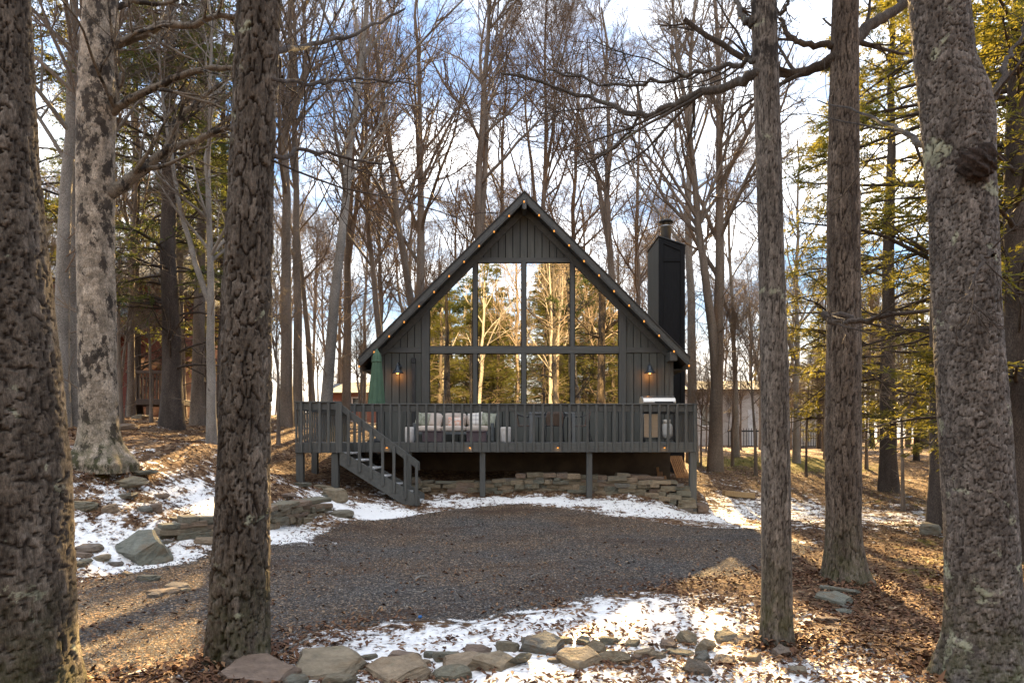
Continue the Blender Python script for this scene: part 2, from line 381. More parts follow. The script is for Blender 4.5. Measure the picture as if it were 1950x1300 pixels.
M['bark_birch'] = bark_mat('mottled_birch_bark', [(0.25, (0.12, 0.095, 0.068)), (0.5, (0.25, 0.205, 0.155)), (0.78, (0.39, 0.33, 0.26))], 4, (1, 1, 2.2), (0.515, (0.028, 0.022, 0.018), 4.6, (1, 1, 0.6)), 0.0, 1.0, 0.5, 0.01, fis=0.25)
M['bark_wood'] = bark_mat('woodland_bark', [(0.25, (0.070, 0.052, 0.038)), (0.5, (0.15, 0.118, 0.09)), (0.78, (0.26, 0.21, 0.165))], 2.2, (1, 1, 0.2), None, 0.0, 0.0, 0.6, 0.02, 14)
M['bark_pale'] = bark_mat('beech_bark', [(0.25, (0.11, 0.095, 0.078)), (0.5, (0.20, 0.178, 0.15)), (0.78, (0.30, 0.27, 0.23))], 1.8, (1, 1, 0.5), (0.68, (0.05, 0.04, 0.03), 3, (1, 1, 1)), 0.0, 0.0, 0.4, 0.015, 12)
M['twig'] = mottled('twig_bark', [(0.3, (0.13, 0.092, 0.062)), (0.7, (0.23, 0.17, 0.12))], 0.6, 0.9, vary=0.3)
M['bark_dark'] = bark_mat('hemlock_bark', [(0.25, (0.025, 0.020, 0.016)), (0.5, (0.060, 0.047, 0.038)), (0.78, (0.11, 0.09, 0.075))], 3, (1, 1, 0.25), None, 0.0, 0.0, 0.7, 0.02, 16)
M['bark_burl'] = bark_mat('dark_burl_bark', [(0.25, (0.010, 0.007, 0.005)), (0.5, (0.030, 0.020, 0.015)), (0.78, (0.075, 0.05, 0.038))], 14, (1, 1, 1), None, 0.0, 0.0, 0.9, 0.02, 40)
def leaf_mat(name, c1, c2, trans, tf):
    trans = tuple(min(1.0, c * 1.25) for c in trans)
    t = NT(name)
    n = t.noise(t.coord((1, 1, 1)), 1.3, 4, 0.6)
    col = t.mix(t.ramp(n, [(0.35, 0.0), (0.65, 1.0)]), c1, c2)
    t.done(col, 0.6, None, 0.25)
    tl = t.n('ShaderNodeBsdfTranslucent'); tl.inputs['Color'].default_value = (*trans, 1)
    mx = t.n('ShaderNodeMixShader'); mx.inputs[0].default_value = tf
    t.l(t.b.outputs[0], mx.inputs[1]); t.l(tl.outputs[0], mx.inputs[2]); t.l(mx.outputs[0], t.out.inputs[0]); return t.m
M['needles'] = leaf_mat('hemlock_needles', (0.050, 0.066, 0.018), (0.115, 0.115, 0.026), (0.22, 0.19, 0.028), 0.45)
M['needles_dark'] = leaf_mat('spruce_needles', (0.045, 0.068, 0.030), (0.085, 0.110, 0.036), (0.15, 0.16, 0.03), 0.40)
M['dry_leaf'] = None
t = NT('fallen_leaves'); g = t.attr('tone')
M['dry_leaf'] = t.done(t.ramp(g, [(0.0, (0.055, 0.026, 0.014)), (0.3, (0.115, 0.052, 0.026)), (0.55, (0.17, 0.085, 0.042)), (0.8, (0.26, 0.15, 0.075)), (1.0, (0.34, 0.23, 0.14))]), 0.75, None, 0.3)
t = NT('dry_grass'); g = t.attr('tone')
M['grass'] = t.done(t.ramp(g, [(0.0, (0.07, 0.085, 0.015)), (0.5, (0.14, 0.13, 0.025)), (1.0, (0.26, 0.20, 0.07))]), 0.7, None, 0.3)
t = NT('gravel_stones'); g = t.attr('tone')
M['gravel_stone'] = t.done(t.ramp(g, [(0.0, (0.030, 0.029, 0.029)), (0.5, (0.080, 0.076, 0.074)), (0.85, (0.16, 0.145, 0.125)), (1.0, (0.30, 0.265, 0.22))]), 0.8, None, 0.3)

# ground: leaf litter, gravel, snow and moss laid out by mesh attributes
t = NT('woodland_floor'); v = t.coord((1, 1, 1), False)
lv = t.vor(v, 17, 'F1', 'Color'); sp = t.n('ShaderNodeSeparateColor'); t.l(lv, sp.inputs[0])
litter = t.ramp(sp.outputs[0], [(0.0, (0.045, 0.024, 0.013)), (0.35, (0.10, 0.052, 0.026)), (0.65, (0.15, 0.085, 0.044)), (0.88, (0.23, 0.145, 0.08)), (1.0, (0.30, 0.21, 0.13))])
litter = t.mix(1.0, litter, t.ramp(t.noise(v, 0.9, 5, 0.6), [(0.3, 0.7), (0.7, 1.25)]), 'MULTIPLY')
gv = t.vor(v, 48, 'F1', 'Color'); sp2 = t.n('ShaderNodeSeparateColor'); t.l(gv, sp2.inputs[0])
grav = t.ramp(sp2.outputs[1], [(0.0, (0.018, 0.0175, 0.017)), (0.45, (0.045, 0.043, 0.042)), (0.8, (0.092, 0.086, 0.08)), (1.0, (0.26, 0.23, 0.19))])
tan = t.ramp(t.noise(v, 0.42, 5, 0.6), [(0.38, 0.15), (0.58, 1.0)])
grav = t.mix(tan, grav, t.mix(1.0, grav, (1.55, 1.15, 0.82), 'MULTIPLY'))
wet = t.ramp(t.noise(t.coord((0.55, 1.3, 1), False), 0.8, 7, 0.7, 0.6), [(0.52, 0.0), (0.64, 0.75)])
grav = t.mix(wet, grav, (0.058, 0.034, 0.022))
gm = t.ramp(t.math('ADD', t.attr('gravel'), t.math('MULTIPLY', t.math('SUBTRACT', t.noise(v, 3.5, 6, 0.7), 0.5), 0.9)), [(0.42, 0.0), (0.58, 1.0)])
moss = t.ramp(t.noise(v, 14, 5, 0.7), [(0.3, (0.070, 0.062, 0.012)), (0.6, (0.16, 0.13, 0.022)), (0.8, (0.27, 0.19, 0.05))])
mm = t.ramp(t.math('ADD', t.attr('moss'), t.math('MULTIPLY', t.math('SUBTRACT', t.noise(v, 2.2, 6, 0.65), 0.5), 1.3)), [(0.45, 0.0), (0.62, 1.0)])
col = t.mix(mm, litter, moss); col = t.mix(gm, col, grav)
sn = t.noise(v, 2.6, 9, 0.72, 0.25)
sn2 = t.noise(v, 9, 7, 0.75, 0.3)
sfac = t.math('ADD', t.attr('snow'), t.math('ADD', t.math('MULTIPLY', t.math('SUBTRACT', sn, 0.5), 1.5), t.math('MULTIPLY', t.math('SUBTRACT', sn2, 0.5), 1.5)))
sm_ = t.ramp(sfac, [(0.46, 0.0), (0.58, 1.0)])
col = t.mix(sm_, col, (0.88, 0.86, 0.83))
hb_ = t.mix(gm, t.vor(v, 17, 'F1', 'Distance'), t.math('MULTIPLY', t.vor(v, 48, 'F1', 'Distance'), 0.5))
nb = t.bump(hb_, 0.8, 0.03)
nb = t.bump(t.math('MINIMUM', sfac, 0.75), 0.5, 0.06, nb)
M['ground'] = t.done(col, t.ramp(sm_, [(0, 0.92), (1, 0.6)]), nb, 0.2)

# ------------------------------------------------------------------ terrain
CP = []      # control points of the terrain
for px, py, Y in [(455, 1270, 4.97), (600, 1200, 5.93), (1480, 1235, 5.4), (1870, 1290, 4.75), (975, 1100, 8.2), (975, 1000, 13.0), (950, 955, 16.0),
                  (300, 1090, 8.5), (130, 1108, 8.0), (520, 1032, 11.0), (1440, 1090, 8.5), (1605, 1110, 7.9), (1790, 1005, 12.6), (1500, 1000, 13.0), (1410, 945, 18.6),
                  (1322, 981, 16.5), (1480, 871, 26), (1400, 880, 25), (1560, 874, 26), (1650, 903, 23), (1900, 905, 22), (1930, 1060, 10.5), (1500, 850, 45), (1340, 850, 40),
                  (250, 1068, 9.05), (330, 1052, 9.4), (300, 1000, 9.75), (190, 872, 11.2), (330, 812, 18), (420, 850, 13.5), (250, 935, 10.6), (130, 1010, 9.3), (520, 905, 14.3),
                  (550, 962, 13.1), (600, 945, 13.9), (560, 997, 12.7), (620, 985, 13.2), (572, 918, 15.55), (638, 932, 15.55), (600, 903, 17.5), (790, 960, 15.6), (700, 925, 16.5), (720, 975, 14.4),
                  (919, 949, 16.45), (1122, 946, 16.45), (820, 950, 16.45), (540, 803, 22), (600, 785, 30), (100, 800, 20), (400, 800, 28), (60, 900, 10), (1250, 962, 16.3),
                  (1340, 905, 21), (1430, 905, 22)]:
    CP.append(at(px, py, Y))
for x in (-2.5, -1, 0.5, 2, 3.4): CP.append((x, 17.45, 0.60 - 0.02 * x))
CP.append((4.3, 17.6, 0.30)); CP.append((0, 21, 0.8)); CP.append((0, 30, 1.2))
for x, y, z in [(0, -3, -0.05), (-6, -2, 0.15), (7, -2, -0.15), (0, -20, 0.2), (-20, -20, 0.6), (20, -20, 0.0), (-4, 5, 0.02), (-8, 6, 0.35), (7, 6, -0.15), (0, 3.5, 0), (3, 3, 0), (-3, 3, 0.0),
                (-20, 10, 1.9), (-30, 25, 3.2), (0, 50, 1.5), (-30, 60, 3.0), (30, 50, 1.4), (25, 20, 0.6), (20, 8, -0.2), (0, 120, 2), (100, 120, 2), (-100, 120, 4), (200, 0, 0), (-200, 0, 4), (0, -200, 0), (0, 500, 2)]:
    CP.append((x, y, z))
CP = np.array(CP, float)
_d = np.linalg.norm(CP[:, None, :2] - CP[None, :, :2], axis=2)
_A = np.block([[_d + 0.02 * np.eye(len(CP)), np.ones((len(CP), 1))], [np.ones((1, len(CP))), np.zeros((1, 1))]])
_w = np.linalg.solve(_A, np.append(CP[:, 2], 0))
def gz0(x, y):
    x = np.asarray(x, float); y = np.asarray(y, float); s = np.zeros(np.broadcast(x, y).shape) + _w[-1]
    for (cx, cy, _), w in zip(CP, _w[:-1]): s = s + w * np.hypot(x - cx, y - cy)
    return s
def gp0(px, py):
    Y = 10.0
    for _ in range(40):
        z = float(gz0(ax(px, Y), Y)); Y = 0.5 * Y + 0.5 * min(80, max(2.0, (CAMZ - z) * FPX / max(py - 838, 8)))
    return np.array((ax(px, Y), Y, z))
drive_px = [(-330, 1225), (-100, 1160), (130, 1108), (300, 1072), (420, 1050), (520, 1030), (640, 998), (760, 980), (900, 963), (970, 958), (1080, 966), (1200, 986), (1350, 1002), (1450, 1010), (1565, 1040),
            (1480, 1080), (1380, 1100), (1250, 1120), (1100, 1148), (1040, 1165), (900, 1174), (760, 1180), (620, 1196), (520, 1232), (400, 1252), (290, 1268), (215, 1300), (60, 1360), (-400, 1560)]
DRV = np.array([gp0(*p)[:2] for p in drive_px])
def poly_sd(x, y, P):
    """signed distance, positive inside"""
    d = np.full(x.shape, 1e9); ins = np.zeros(x.shape, bool); n = len(P)
    for i in range(n):
        a = P[i]; b = P[(i + 1) % n]; e = b - a
        t_ = np.clip(((x - a[0]) * e[0] + (y - a[1]) * e[1]) / (e @ e), 0, 1)
        d = np.minimum(d, np.hypot(x - a[0] - t_ * e[0], y - a[1] - t_ * e[1]))
        c = ((a[1] > y) != (b[1] > y)) & (x < (b[0] - a[0]) * (y - a[1]) / (b[1] - a[1] + 1e-12) + a[0]); ins ^= c
    return np.where(ins, d, -d)
def gz(x, y):
    x = np.asarray(x, float); y = np.asarray(y, float)
    z = gz0(x, y)
    rough = 1 - sstep(-0.3, 0.5, poly_sd(np.atleast_1d(x), np.atleast_1d(y), DRV)).reshape(x.shape) * 0.8
    amp = np.clip(1.0, 0, 1) * (1 - sstep(60, 120, np.hypot(x, y)))
    return z + rough * amp * ((fbm(x * 0.9, y * 0.9, 3) - 0.5) * 0.16 + (fbm(x * 3.1, y * 3.1, 9, 3) - 0.5) * 0.07)
def gzf(x, y): return float(gz(np.array([x]), np.array([y]))[0])
def gp(px, py):
    Y = 10.0
    for _ in range(30):
        z = gzf(ax(px, Y), Y); Y = 0.5 * Y + 0.5 * min(80, max(2.0, (CAMZ - z) * FPX / max(py - 838, 8)))
    return np.array((ax(px, Y), Y, gzf(ax(px, Y), Y)))
def axis(lo, hi, st, far_lo, far_hi):
    a = list(np.arange(lo, hi, st)); g = st
    v = a[-1]
    while v < far_hi: g *= 1.16; v += g; a.append(v)
    v = a[0]; g = st; b = []
    while v > far_lo: g *= 1.16; v -= g; b.append(v)
    return np.array(b[::-1] + a)
GX = axis(-12, 13, 0.10, -700, 700); GY = axis(2.5, 25, 0.10, -500, 900)
XX, YY = np.meshgrid(GX, GY); ZZ = gz(XX, YY)
gV = np.stack([XX, YY, ZZ], -1).reshape(-1, 3)
ny, nx = XX.shape; ii = np.arange(nx * ny).reshape(ny, nx)
gF = np.stack([ii[:-1, :-1], ii[:-1, 1:], ii[1:, 1:], ii[1:, :-1]], -1).reshape(-1, 4)
SD = poly_sd(XX, YY, DRV)
GRAV = sstep(-0.35, 0.35, SD + (fbm(XX * 0.8, YY * 0.8, 21) - 0.5) * 0.5)
def blob(x, y, cx, cy, rx, ry): return np.exp(-(((x - cx) / rx) ** 2 + ((y - cy) / ry) ** 2))
def snow_cov(x, y, sd):
    s = 0.27 + 0 * x
    s = s + 0.17 * blob(x, y, -5.5, 10.8, 3.4, 3.0) - 0.12 * blob(x, y, -8, 14, 4, 3)      # left bank
    s = s + 0.55 * blob(x, y, -4.9, 9.0, 1.9, 0.55) + 0.8 * blob(x, y, -3.6, 11.4, 1.6, 0.9)
    s = s + 0.7 * blob(x, y, -2.6, 14.2, 1.6, 0.8) + 0.55 * blob(x, y, 0.5, 16.1, 3.4, 0.5) + 0.55 * blob(x, y, 3.6, 15.2, 1.7, 0.8)  # strip before the stone wall
    s = s + 0.58 * blob(x, y, -0.3, 5.3, 1.7, 0.75) + 0.48 * blob(x, y, 1.5, 6.3, 1.6, 0.9) + 0.48 * blob(x, y, 0.9, 4.2, 2.2, 0.7)        # foreground
    s = s + 0.30 * blob(x, y, 2.3, 4.6, 0.9, 0.8) + 0.24 * blob(x, y, -1.5, 4.9, 0.6, 0.4)
    s = s + 0.38 * blob(x, y, 6.2, 17.5, 2.0, 2.6) + 0.22 * blob(x, y, 8.5, 14, 2.6, 2.0)
    s = s - 0.22 * blob(x, y, 3.6, 6.9, 1.6, 1.6) - 0.15 * blob(x, y, 8, 9, 4, 3) - 0.5 * blob(x, y, 10, 25, 4, 2.6)
    s = s - 0.6 * blob(x, y, 0.5, 19, 5, 1.8)
    s = s - 0.75 * sstep(0.0, 0.4, sd) + 0.12 * blob(x, y, 2.2, 9.2, 0.9, 0.3) + 0.42 * blob(x, y, 4.2, 11.2, 0.7, 0.25) + 0.35 * blob(x, y, 4.5, 13.2, 1.0, 0.5)
    return np.clip(s, 0, 1)
SNOW = snow_cov(XX, YY, SD)
MOSS = np.clip(0.12 + 0.75 * blob(XX, YY, 10, 25, 4.2, 2.4) + 0.35 * blob(XX, YY, 10, 14, 4, 5) + 0.2 * blob(XX, YY, -6, 11, 3, 3) + 0.34 * blob(XX, YY, 6.5, 8.5, 3, 3.0), 0, 1)
def set_attr(me, name, v):
    a = me.attributes.new(name, 'FLOAT', 'POINT'); a.data.foreach_set('value', np.asarray(v, np.float32).ravel())
me = new_mesh('ground', gV, gF); smooth(me)
for k_, v_ in (('gravel', GRAV), ('snow', SNOW), ('moss', MOSS)): set_attr(me, k_, v_)
tag(put('ground', me, M['ground'], (0, 0, 0)), 'snow-dusted woodland floor of brown leaf litter and moss', None, None, 'structure')
# driveway: its own sheet 5 mm above
fin = (GRAV.ravel()[gF] > 0.30).all(1) & (np.abs(gV[gF[:, 0], 0]) < 14) & (gV[gF[:, 0], 1] < 30) & (gV[gF[:, 0], 1] > 1)
use = np.unique(gF[fin]); remap = -np.ones(len(gV), int); remap[use] = np.arange(len(use))
dV = gV[use].copy(); dV[:, 2] += 0.003 + 0.004 * GRAV.ravel()[use]
me = new_mesh('driveway', dV, remap[gF[fin]]); smooth(me)
for k_, v_ in (('gravel', GRAV), ('snow', SNOW), ('moss', MOSS)): set_attr(me, k_, v_.ravel()[use])
tag(put('driveway', me, M['ground'], (0, 0, 0)), 'dark grey gravel driveway curving in front of the cabin', None, None, 'structure')

# ------------------------------------------------------------------ cabin
WY = 18.8                       # front wall plane
def wx(px): return ax(px, WY)
def wz(py): return az(py, WY)
HC = wx(998)                    # centre line
HX0, HX1 = -3.72, 4.42
FLOOR = 1.60
cabin = thing('cabin', (HC, WY, 0.6), 'dark charcoal A-frame cabin with tall gable windows behind the deck', 'cabin')
RY0 = WY - 0.52; RY1 = WY + 9.0
RIDGE = az(363, RY0) ; EX0 = ax(683, RY0); EX1 = ax(1313, RY0); EZ = az(678, RY0)
def roof_z(x):   # upper surface of the roof
    return RIDGE - (RIDGE - EZ) * abs(x - HC) / (EX1 - HC)
def slope_poly(x, d0, d1):  # between depth d0 and d1 (vertical) under the roof surface
    return [(HC, RIDGE - d1), (x, roof_z(x) - d1), (x, roof_z(x) - d0), (HC, RIDGE - d0)]
for x in (EX0, EX1):
    p = slope_poly(x, 0.035, 0.20)
    part('roof_slope', prism(p if x > HC else p[::-1], RY0 + 0.05, RY1, 0.0), M['soffit'], cabin)
    p = slope_poly(x + (0.02 if x > HC else -0.02), 0.0, 0.033)
    part('shingles', prism(p if x > HC else p[::-1], RY0 - 0.035, RY1 + 0.03, 0.0), M['shingle'], cabin)
    p = slope_poly(x, 0.036, 0.29)
    part('rake_board', prism(p if x > HC else p[::-1], RY0, RY0 + 0.045, 0.004), M['paint_d'], cabin)
    # eave board and gutter side
    s = 1 if x > HC else -1
    part('eave_board', box(min(x - s * 0.05, x - s * 0.01), max(x - s * 0.05, x - s * 0.01), RY0 + 0.05, RY1, roof_z(x) - 0.34, roof_z(x) - 0.205), M['paint_d'], cabin)
    # boxed soffit return
    xi = HX0 if s < 0 else HX1
    part('soffit_panel', box(min(xi, x - s * 0.055), max(xi, x - s * 0.055), WY - 0.10, RY1, roof_z(x) - 0.33, roof_z(x) - 0.30, 0), M['soffit'], cabin)
    # end of the timber plate under the rake
    xb = ax(713, RY0) if s < 0 else ax(1284, RY0)
    part('beam_end', box(xb - 0.10, xb + 0.10, RY0 + 0.06, WY - 0.02, roof_z(xb) - 0.52, roof_z(xb) - 0.27, 0.008), M['paint_d'], cabin)
part('beam_end', box(HC - 0.055, HC + 0.055, RY0 - 0.03, WY - 0.02, RIDGE - 0.50, RIDGE - 0.20, 0.008), M['paint_z'], cabin)
bolt = part('bolt', lathe([(0.001, 0), (0.022, 0), (0.022, 0.015), (0.001, 0.016)], 10), M['steel'], cabin)
bolt.rotation_euler.x = R(90); bolt.location = Vector((HC, RY0 - 0.032, RIDGE - 0.29)) - Vector(cabin.location)

# walls: sheathing planes behind the boards
GW = WY + 0.03
x818, x1178 = wx(818), wx(1178)
BEAM0, BEAM1 = wz(673), wz(659.5)
SILL = wz(772)
def wall_top(x): return roof_z(x) - 0.20
WIN_T = wz(500)
def win_top(x):  # top of the glass following the slope
    s = abs(x - HC); s0 = wx(1090) - HC
    return WIN_T if s <= s0 else WIN_T - (s - s0) * (WIN_T - wz(582)) / (x1178 - (wx(1090)))
def clip_board(xa, xb, z0):
    if xa < HC < xb: return [(xa, z0), (xb, z0), (xb, wall_top(xb)), (HC, wall_top(HC)), (xa, wall_top(xa))]
    return [(xa, z0), (xb, z0), (xb, wall_top(xb)), (xa, wall_top(xa))]
fw = part('front_wall', join(prism([(HX0, FLOOR - 0.25), (x818, FLOOR - 0.25), (x818, wall_top(x818)), (HX0, wall_top(HX0))], GW, GW + 0.12),
                             prism([(x1178, FLOOR - 0.25), (HX1, FLOOR - 0.25), (HX1, wall_top(HX1)), (x1178, wall_top(x1178))], GW, GW + 0.12),
                             prism([(x818, win_top(x818)), (wx(905), WIN_T), (wx(1090), WIN_T), (x1178, win_top(x1178)), (x1178, wall_top(x1178)), (HC, wall_top(HC)), (x818, wall_top(x818))], GW, GW + 0.12),
                             box(x818, x1178, GW, GW + 0.12, FLOOR - 0.25, SILL - 0.02, 0)), M['black_paint'], cabin)
BW = 0.20; GAP = 0.020
def boards(xa, xb, zb, ztop=None, edges=()):
    n = max(1, round((xb - xa) / BW)); w = (xb - xa) / n
    for i in range(n):
        a = xa + i * w + GAP / 2; b = xa + (i + 1) * w - GAP / 2
        if ztop is None:
            poly = clip_board(a, b, zb)
        else: poly = [(a, zb), (b, zb), (b, ztop), (a, ztop)]
        if min(p[1] for p in poly[2:]) <= zb + 0.02:
            poly = [q for q in poly]
            poly[2:] = [(p[0], max(p[1], zb + 0.03)) for p in poly[2:]]
        part('siding_board', prism(poly, WY - 0.002 - 0.002 * random.random(), GW - 0.001, 0.0025), M['siding'], fw)
TL = wx(803); TR = wx(1192)
boards(HX0, TL, FLOOR, BEAM0 + 0.03); boards(TR, HX1, FLOOR, BEAM0 + 0.03)
boards(HX0 + 0.06, TL, BEAM1 - 0.03); boards(TR, HX1 - 0.06, BEAM1 - 0.03)
boards(wx(893), wx(1102), WIN_T + 0.10)
boards(x818, x1178, FLOOR, SILL - 0.03)
# trim
for a, b in ((TL, x818), (x1178, TR)):
    poly = [(a, FLOOR), (b, FLOOR), (b, wall_top(b) - 0.04), (a, wall_top(a) - 0.04)]
    part('trim_post', prism(poly, WY - 0.045, GW - 0.002, 0.004), M['paint_z'], cabin)
for a, b in ((HX0 - 0.0, TL - 0.002), (TR + 0.002, HX1)):
    part('trim_band', box(a, b, WY - 0.035, WY + 0.02, BEAM0 + 0.02, BEAM1 - 0.03, 0.004), M['paint_x'], cabin)
for x in (HX0, HX1):
    s = 1 if x > HC else -1
    part('corner_board', box(x - (0.09 if s > 0 else 0.02), x + (0.02 if s > 0 else 0.09), WY - 0.03, WY + 0.10, FLOOR, BEAM0 + 0.015, 0.004), M['paint_z'], cabin)
part('transom_beam', box(x818 + 0.002, x1178 - 0.002, WY - 0.05, WY + 0.06, BEAM0, BEAM1, 0.005), M['paint_x'], cabin)
part('head_trim', box(wx(893), wx(1102), WY - 0.036, WY + 0.05, WIN_T, WIN_T + 0.125, 0.005), M['paint_x'], cabin)
for s in (-1, 1):               # sloped head above the outer panes and the board under the soffit
    a, b = (x818, wx(905)) if s < 0 else (wx(1090), x1178)
    poly = [(a, win_top(a)), (b, win_top(b)), (b, win_top(b) + 0.34), (a, win_top(a) + 0.34)]
    part('sloped_head', prism(poly, WY - 0.03, WY + 0.04, 0.004), M['paint_d'], cabin)
    p = slope_poly(EX0 + 0.42 if s < 0 else EX1 - 0.42, 0.26, 0.48)
    part('gable_trim', prism(p if s > 0 else p[::-1], WY - 0.058, WY - 0.005, 0.004), M['paint_d'], cabin)
mull = []
for i, px in enumerate((905, 997.5, 1090)):
    x = wx(px)
    part('mullion', box(x - 0.058, x + 0.058, WY - 0.042, WY + 0.07, BEAM1 - 0.004, WIN_T + 0.004, 0.005), M['paint_z'], cabin)
    part('mullion', box(x - 0.058, x + 0.058, WY - 0.042, WY + 0.07, SILL, BEAM0 + 0.004, 0.005), M['paint_z'], cabin)
edges = [x818, wx(905), wx(997.5), wx(1090), x1178]
for i in range(4):
    a = edges[i] + (0.06 if i else 0.0); b = edges[i + 1] - (0.06 if i < 3 else 0.0)
    for lo, hi in ((SILL, None), (BEAM1, 1)):
        if hi is None: poly = [(a, lo), (b, lo), (b, BEAM0), (a, BEAM0)]
        else: poly = [(a, lo), (b, lo), (b, win_top(b)), (a, win_top(a))]
        pn = part('pane', prism(poly, WY + 0.012, WY + 0.02), M['glass'], cabin)
        # narrow stop bead round the pane
        bead = []
        n = len(poly)
        for k in range(n):
            p0 = np.array((poly[k][0], WY + 0.004, poly[k][1])); p1 = np.array((poly[(k + 1) % n][0], WY + 0.004, poly[(k + 1) % n][1]))
            bead.append(beam(p0, p1, 0.014, 0.035, 0, (0, 0, 1) if abs(p1[0] - p0[0]) > 0.05 else (1, 0, 0)))
        part('glazing_bead', join(*bead), M['black_paint'], pn)
part('sill_board', box(x818, x1178, WY - 0.05, WY + 0.06, SILL - 0.10, SILL, 0.004), M['paint_x'], cabin)
# side and back walls, dark inside, floor slab
part('side_wall', box(HX0, HX0 + 0.12, GW + 0.125, RY1 - 0.4, FLOOR - 0.25, roof_z(HX0) - 0.21, 0), M['siding'], cabin)
part('side_wall', box(HX1 - 0.12, HX1, GW + 0.125, RY1 - 0.4, FLOOR - 0.25, roof_z(HX1) - 0.21, 0), M['siding'], cabin)
part('back_wall', prism(clip_board(HX0 + 0.002, HX1 - 0.002, FLOOR - 0.25), RY1 - 0.395, RY1 - 0.28), M['siding'], cabin)
part('floor_slab', box(HX0 + 0.125, HX1 - 0.125, GW + 0.13, RY1 - 0.41, FLOOR - 0.2, FLOOR - 0.02, 0), M['brown_wood'], cabin)
part('foundation', box(HX0 + 0.15, ax(1278, WY), WY + 0.10, RY1 - 0.5, -0.3, FLOOR - 0.255, 0), M['block'], cabin)
# conduit on the left wall
cx_ = wx(788)
cd = part('conduit', box(cx_ - 0.045, cx_ + 0.045, WY - 0.075, WY - 0.006, FLOOR + 0.02, wz(692), 0.006), M['dark_metal'], cabin)
part('conduit_head', box(cx_ - 0.055, cx_ + 0.055, WY - 0.09, WY - 0.006, wz(692) + 0.002, wz(682), 0.01), M['dark_metal'], cd)
# chimney
CY0, CY1 = 21.2, 22.9
CX0 = ax(1255, CY0); CX1 = ax(1303.5, CY0); CT0 = az(452, CY0); CT1 = az(468, CY0)
chm = part('chimney', prism([(CX0, 0.4), (CX1, 0.4), (CX1, CT1), (CX0, CT0)], CY0, CY1, 0.0), M['black_paint'], cabin)
part('chimney_cap', prism([(CX0 - 0.04, CT0 + 0.018), (CX1 + 0.04, CT1 - 0.008), (CX1 + 0.04, CT1 + 0.03), (CX0 - 0.04, CT0 + 0.056)], CY0 - 0.05, CY1 + 0.05, 0.005), M['dark_metal'], chm)
for a, b in ((CX0 - 0.012, CX0 + 0.13), (CX1 - 0.13, CX1 + 0.012)):
    ta = CT0 + (CT1 - CT0) * (a - CX0) / (CX1 - CX0); tb = CT0 + (CT1 - CT0) * (b - CX0) / (CX1 - CX0)
    part('chimney_trim', prism([(a, 2), (b, 2), (b, tb - 0.01), (a, ta - 0.01)], CY0 - 0.03, CY0 - 0.002, 0.004), M['black_paint'], chm)
part('chimney_trim', prism([(CX0 + 0.132, CT0 - 0.2), (CX1 - 0.132, CT1 - 0.16), (CX1 - 0.132, CT1 + 0.01), (CX0 + 0.132, CT0 - 0.05)], CY0 - 0.028, CY0 - 0.002, 0.004), M['black_paint'], chm)
part('chimney_trim', box(CX0 + 0.132, CX1 - 0.132, CY0 - 0.028, CY0 - 0.002, az(498, CY0), az(491, CY0), 0.004), M['black_paint'], chm)
nb_ = 9
for i in range(nb_):        # boards on the chimney's left side
    a = CY0 + 0.01 + i * (CY1 - CY0 - 0.02) / nb_; b = a + (CY1 - CY0 - 0.02) / nb_ - 0.012
    part('siding_board', box(CX0 - 0.022, CX0 - 0.002, a, b, 3.2, CT0 - 0.03, 0.003), M['siding'], chm)
pc = (ax(1268, 22.0), 22.0, az(458, 22.0))
fl = part('flue_pipe', lathe([(0.165, -0.25), (0.165, 0.42), (0.185, 0.425), (0.185, 0.46), (0.165, 0.465), (0.16, 0.47)], 20, pc), M['steel'], chm, True)
part('flue_cap', lathe([(0.13, 0.55), (0.235, 0.565), (0.235, 0.60), (0.15, 0.66), (0.04, 0.69), (0.01, 0.695)], 20, pc), M['dark_metal'], chm, True)
part('flue_strap', join(*[beam(np.array(pc) + (0.13 * math.cos(k), 0.13 * math.sin(k), 0.46), np.array(pc) + (0.13 * math.cos(k), 0.13 * math.sin(k), 0.57), 0.02, 0.02, 0, (1, 0, 0)) for k in (0.4, 1.97, 3.5, 5.1)]), M['dark_metal'], chm)

# ------------------------------------------------------------------ deck
DY = 16.45; LY = 15.52
DX0, DX1 = ax(667, DY), ax(1327, DY)
LX0, LX1 = ax(563, LY), ax(648, LY)
RAILT = 2.505
deck = thing('wooden_deck', (0, DY, FLOOR), 'charcoal timber deck with slatted railing and stair across the cabin front', 'deck')
# deck boards
yb = DY + 0.045
while yb < WY - 0.06:
    part('deck_board', box(LX0 + 0.045, DX1 - 0.045, yb, yb + 0.134, FLOOR - 0.03, FLOOR, 0.004), M['deck_wood'], deck); yb += 0.142
yb = LY + 0.045
while yb < DY + 0.04:
    part('deck_board', box(LX0 + 0.045, LX1 - 0.02, yb, yb + 0.126, FLOOR - 0.03, FLOOR - 0.001, 0.004), M['deck_wood'], deck); yb += 0.134
yb = WY - 0.04
while yb < 20.6:
    part('deck_board', box(LX0 + 0.045, HX0 - 0.06, yb, yb + 0.134, FLOOR - 0.03, FLOOR - 0.002, 0.004), M['deck_wood'], deck); yb += 0.142
RB = az(860.5, DY)
def rim(x0, x1, y0, y1): part('rim_board', box(x0, x1, y0, y1, RB, FLOOR - 0.002, 0.005), M['paint_x'], deck)
rim(DX0 - 0.06, DX1, DY, DY + 0.04); rim(LX0, LX1, LY, LY + 0.04)
rim(LX0 - 0.001, LX0 + 0.04, LY + 0.042, 20.65); rim(DX1 - 0.04, DX1 + 0.001, DY + 0.042, WY + 0.02); rim(LX1 - 0.04, LX1, LY + 0.042, DY + 0.0)
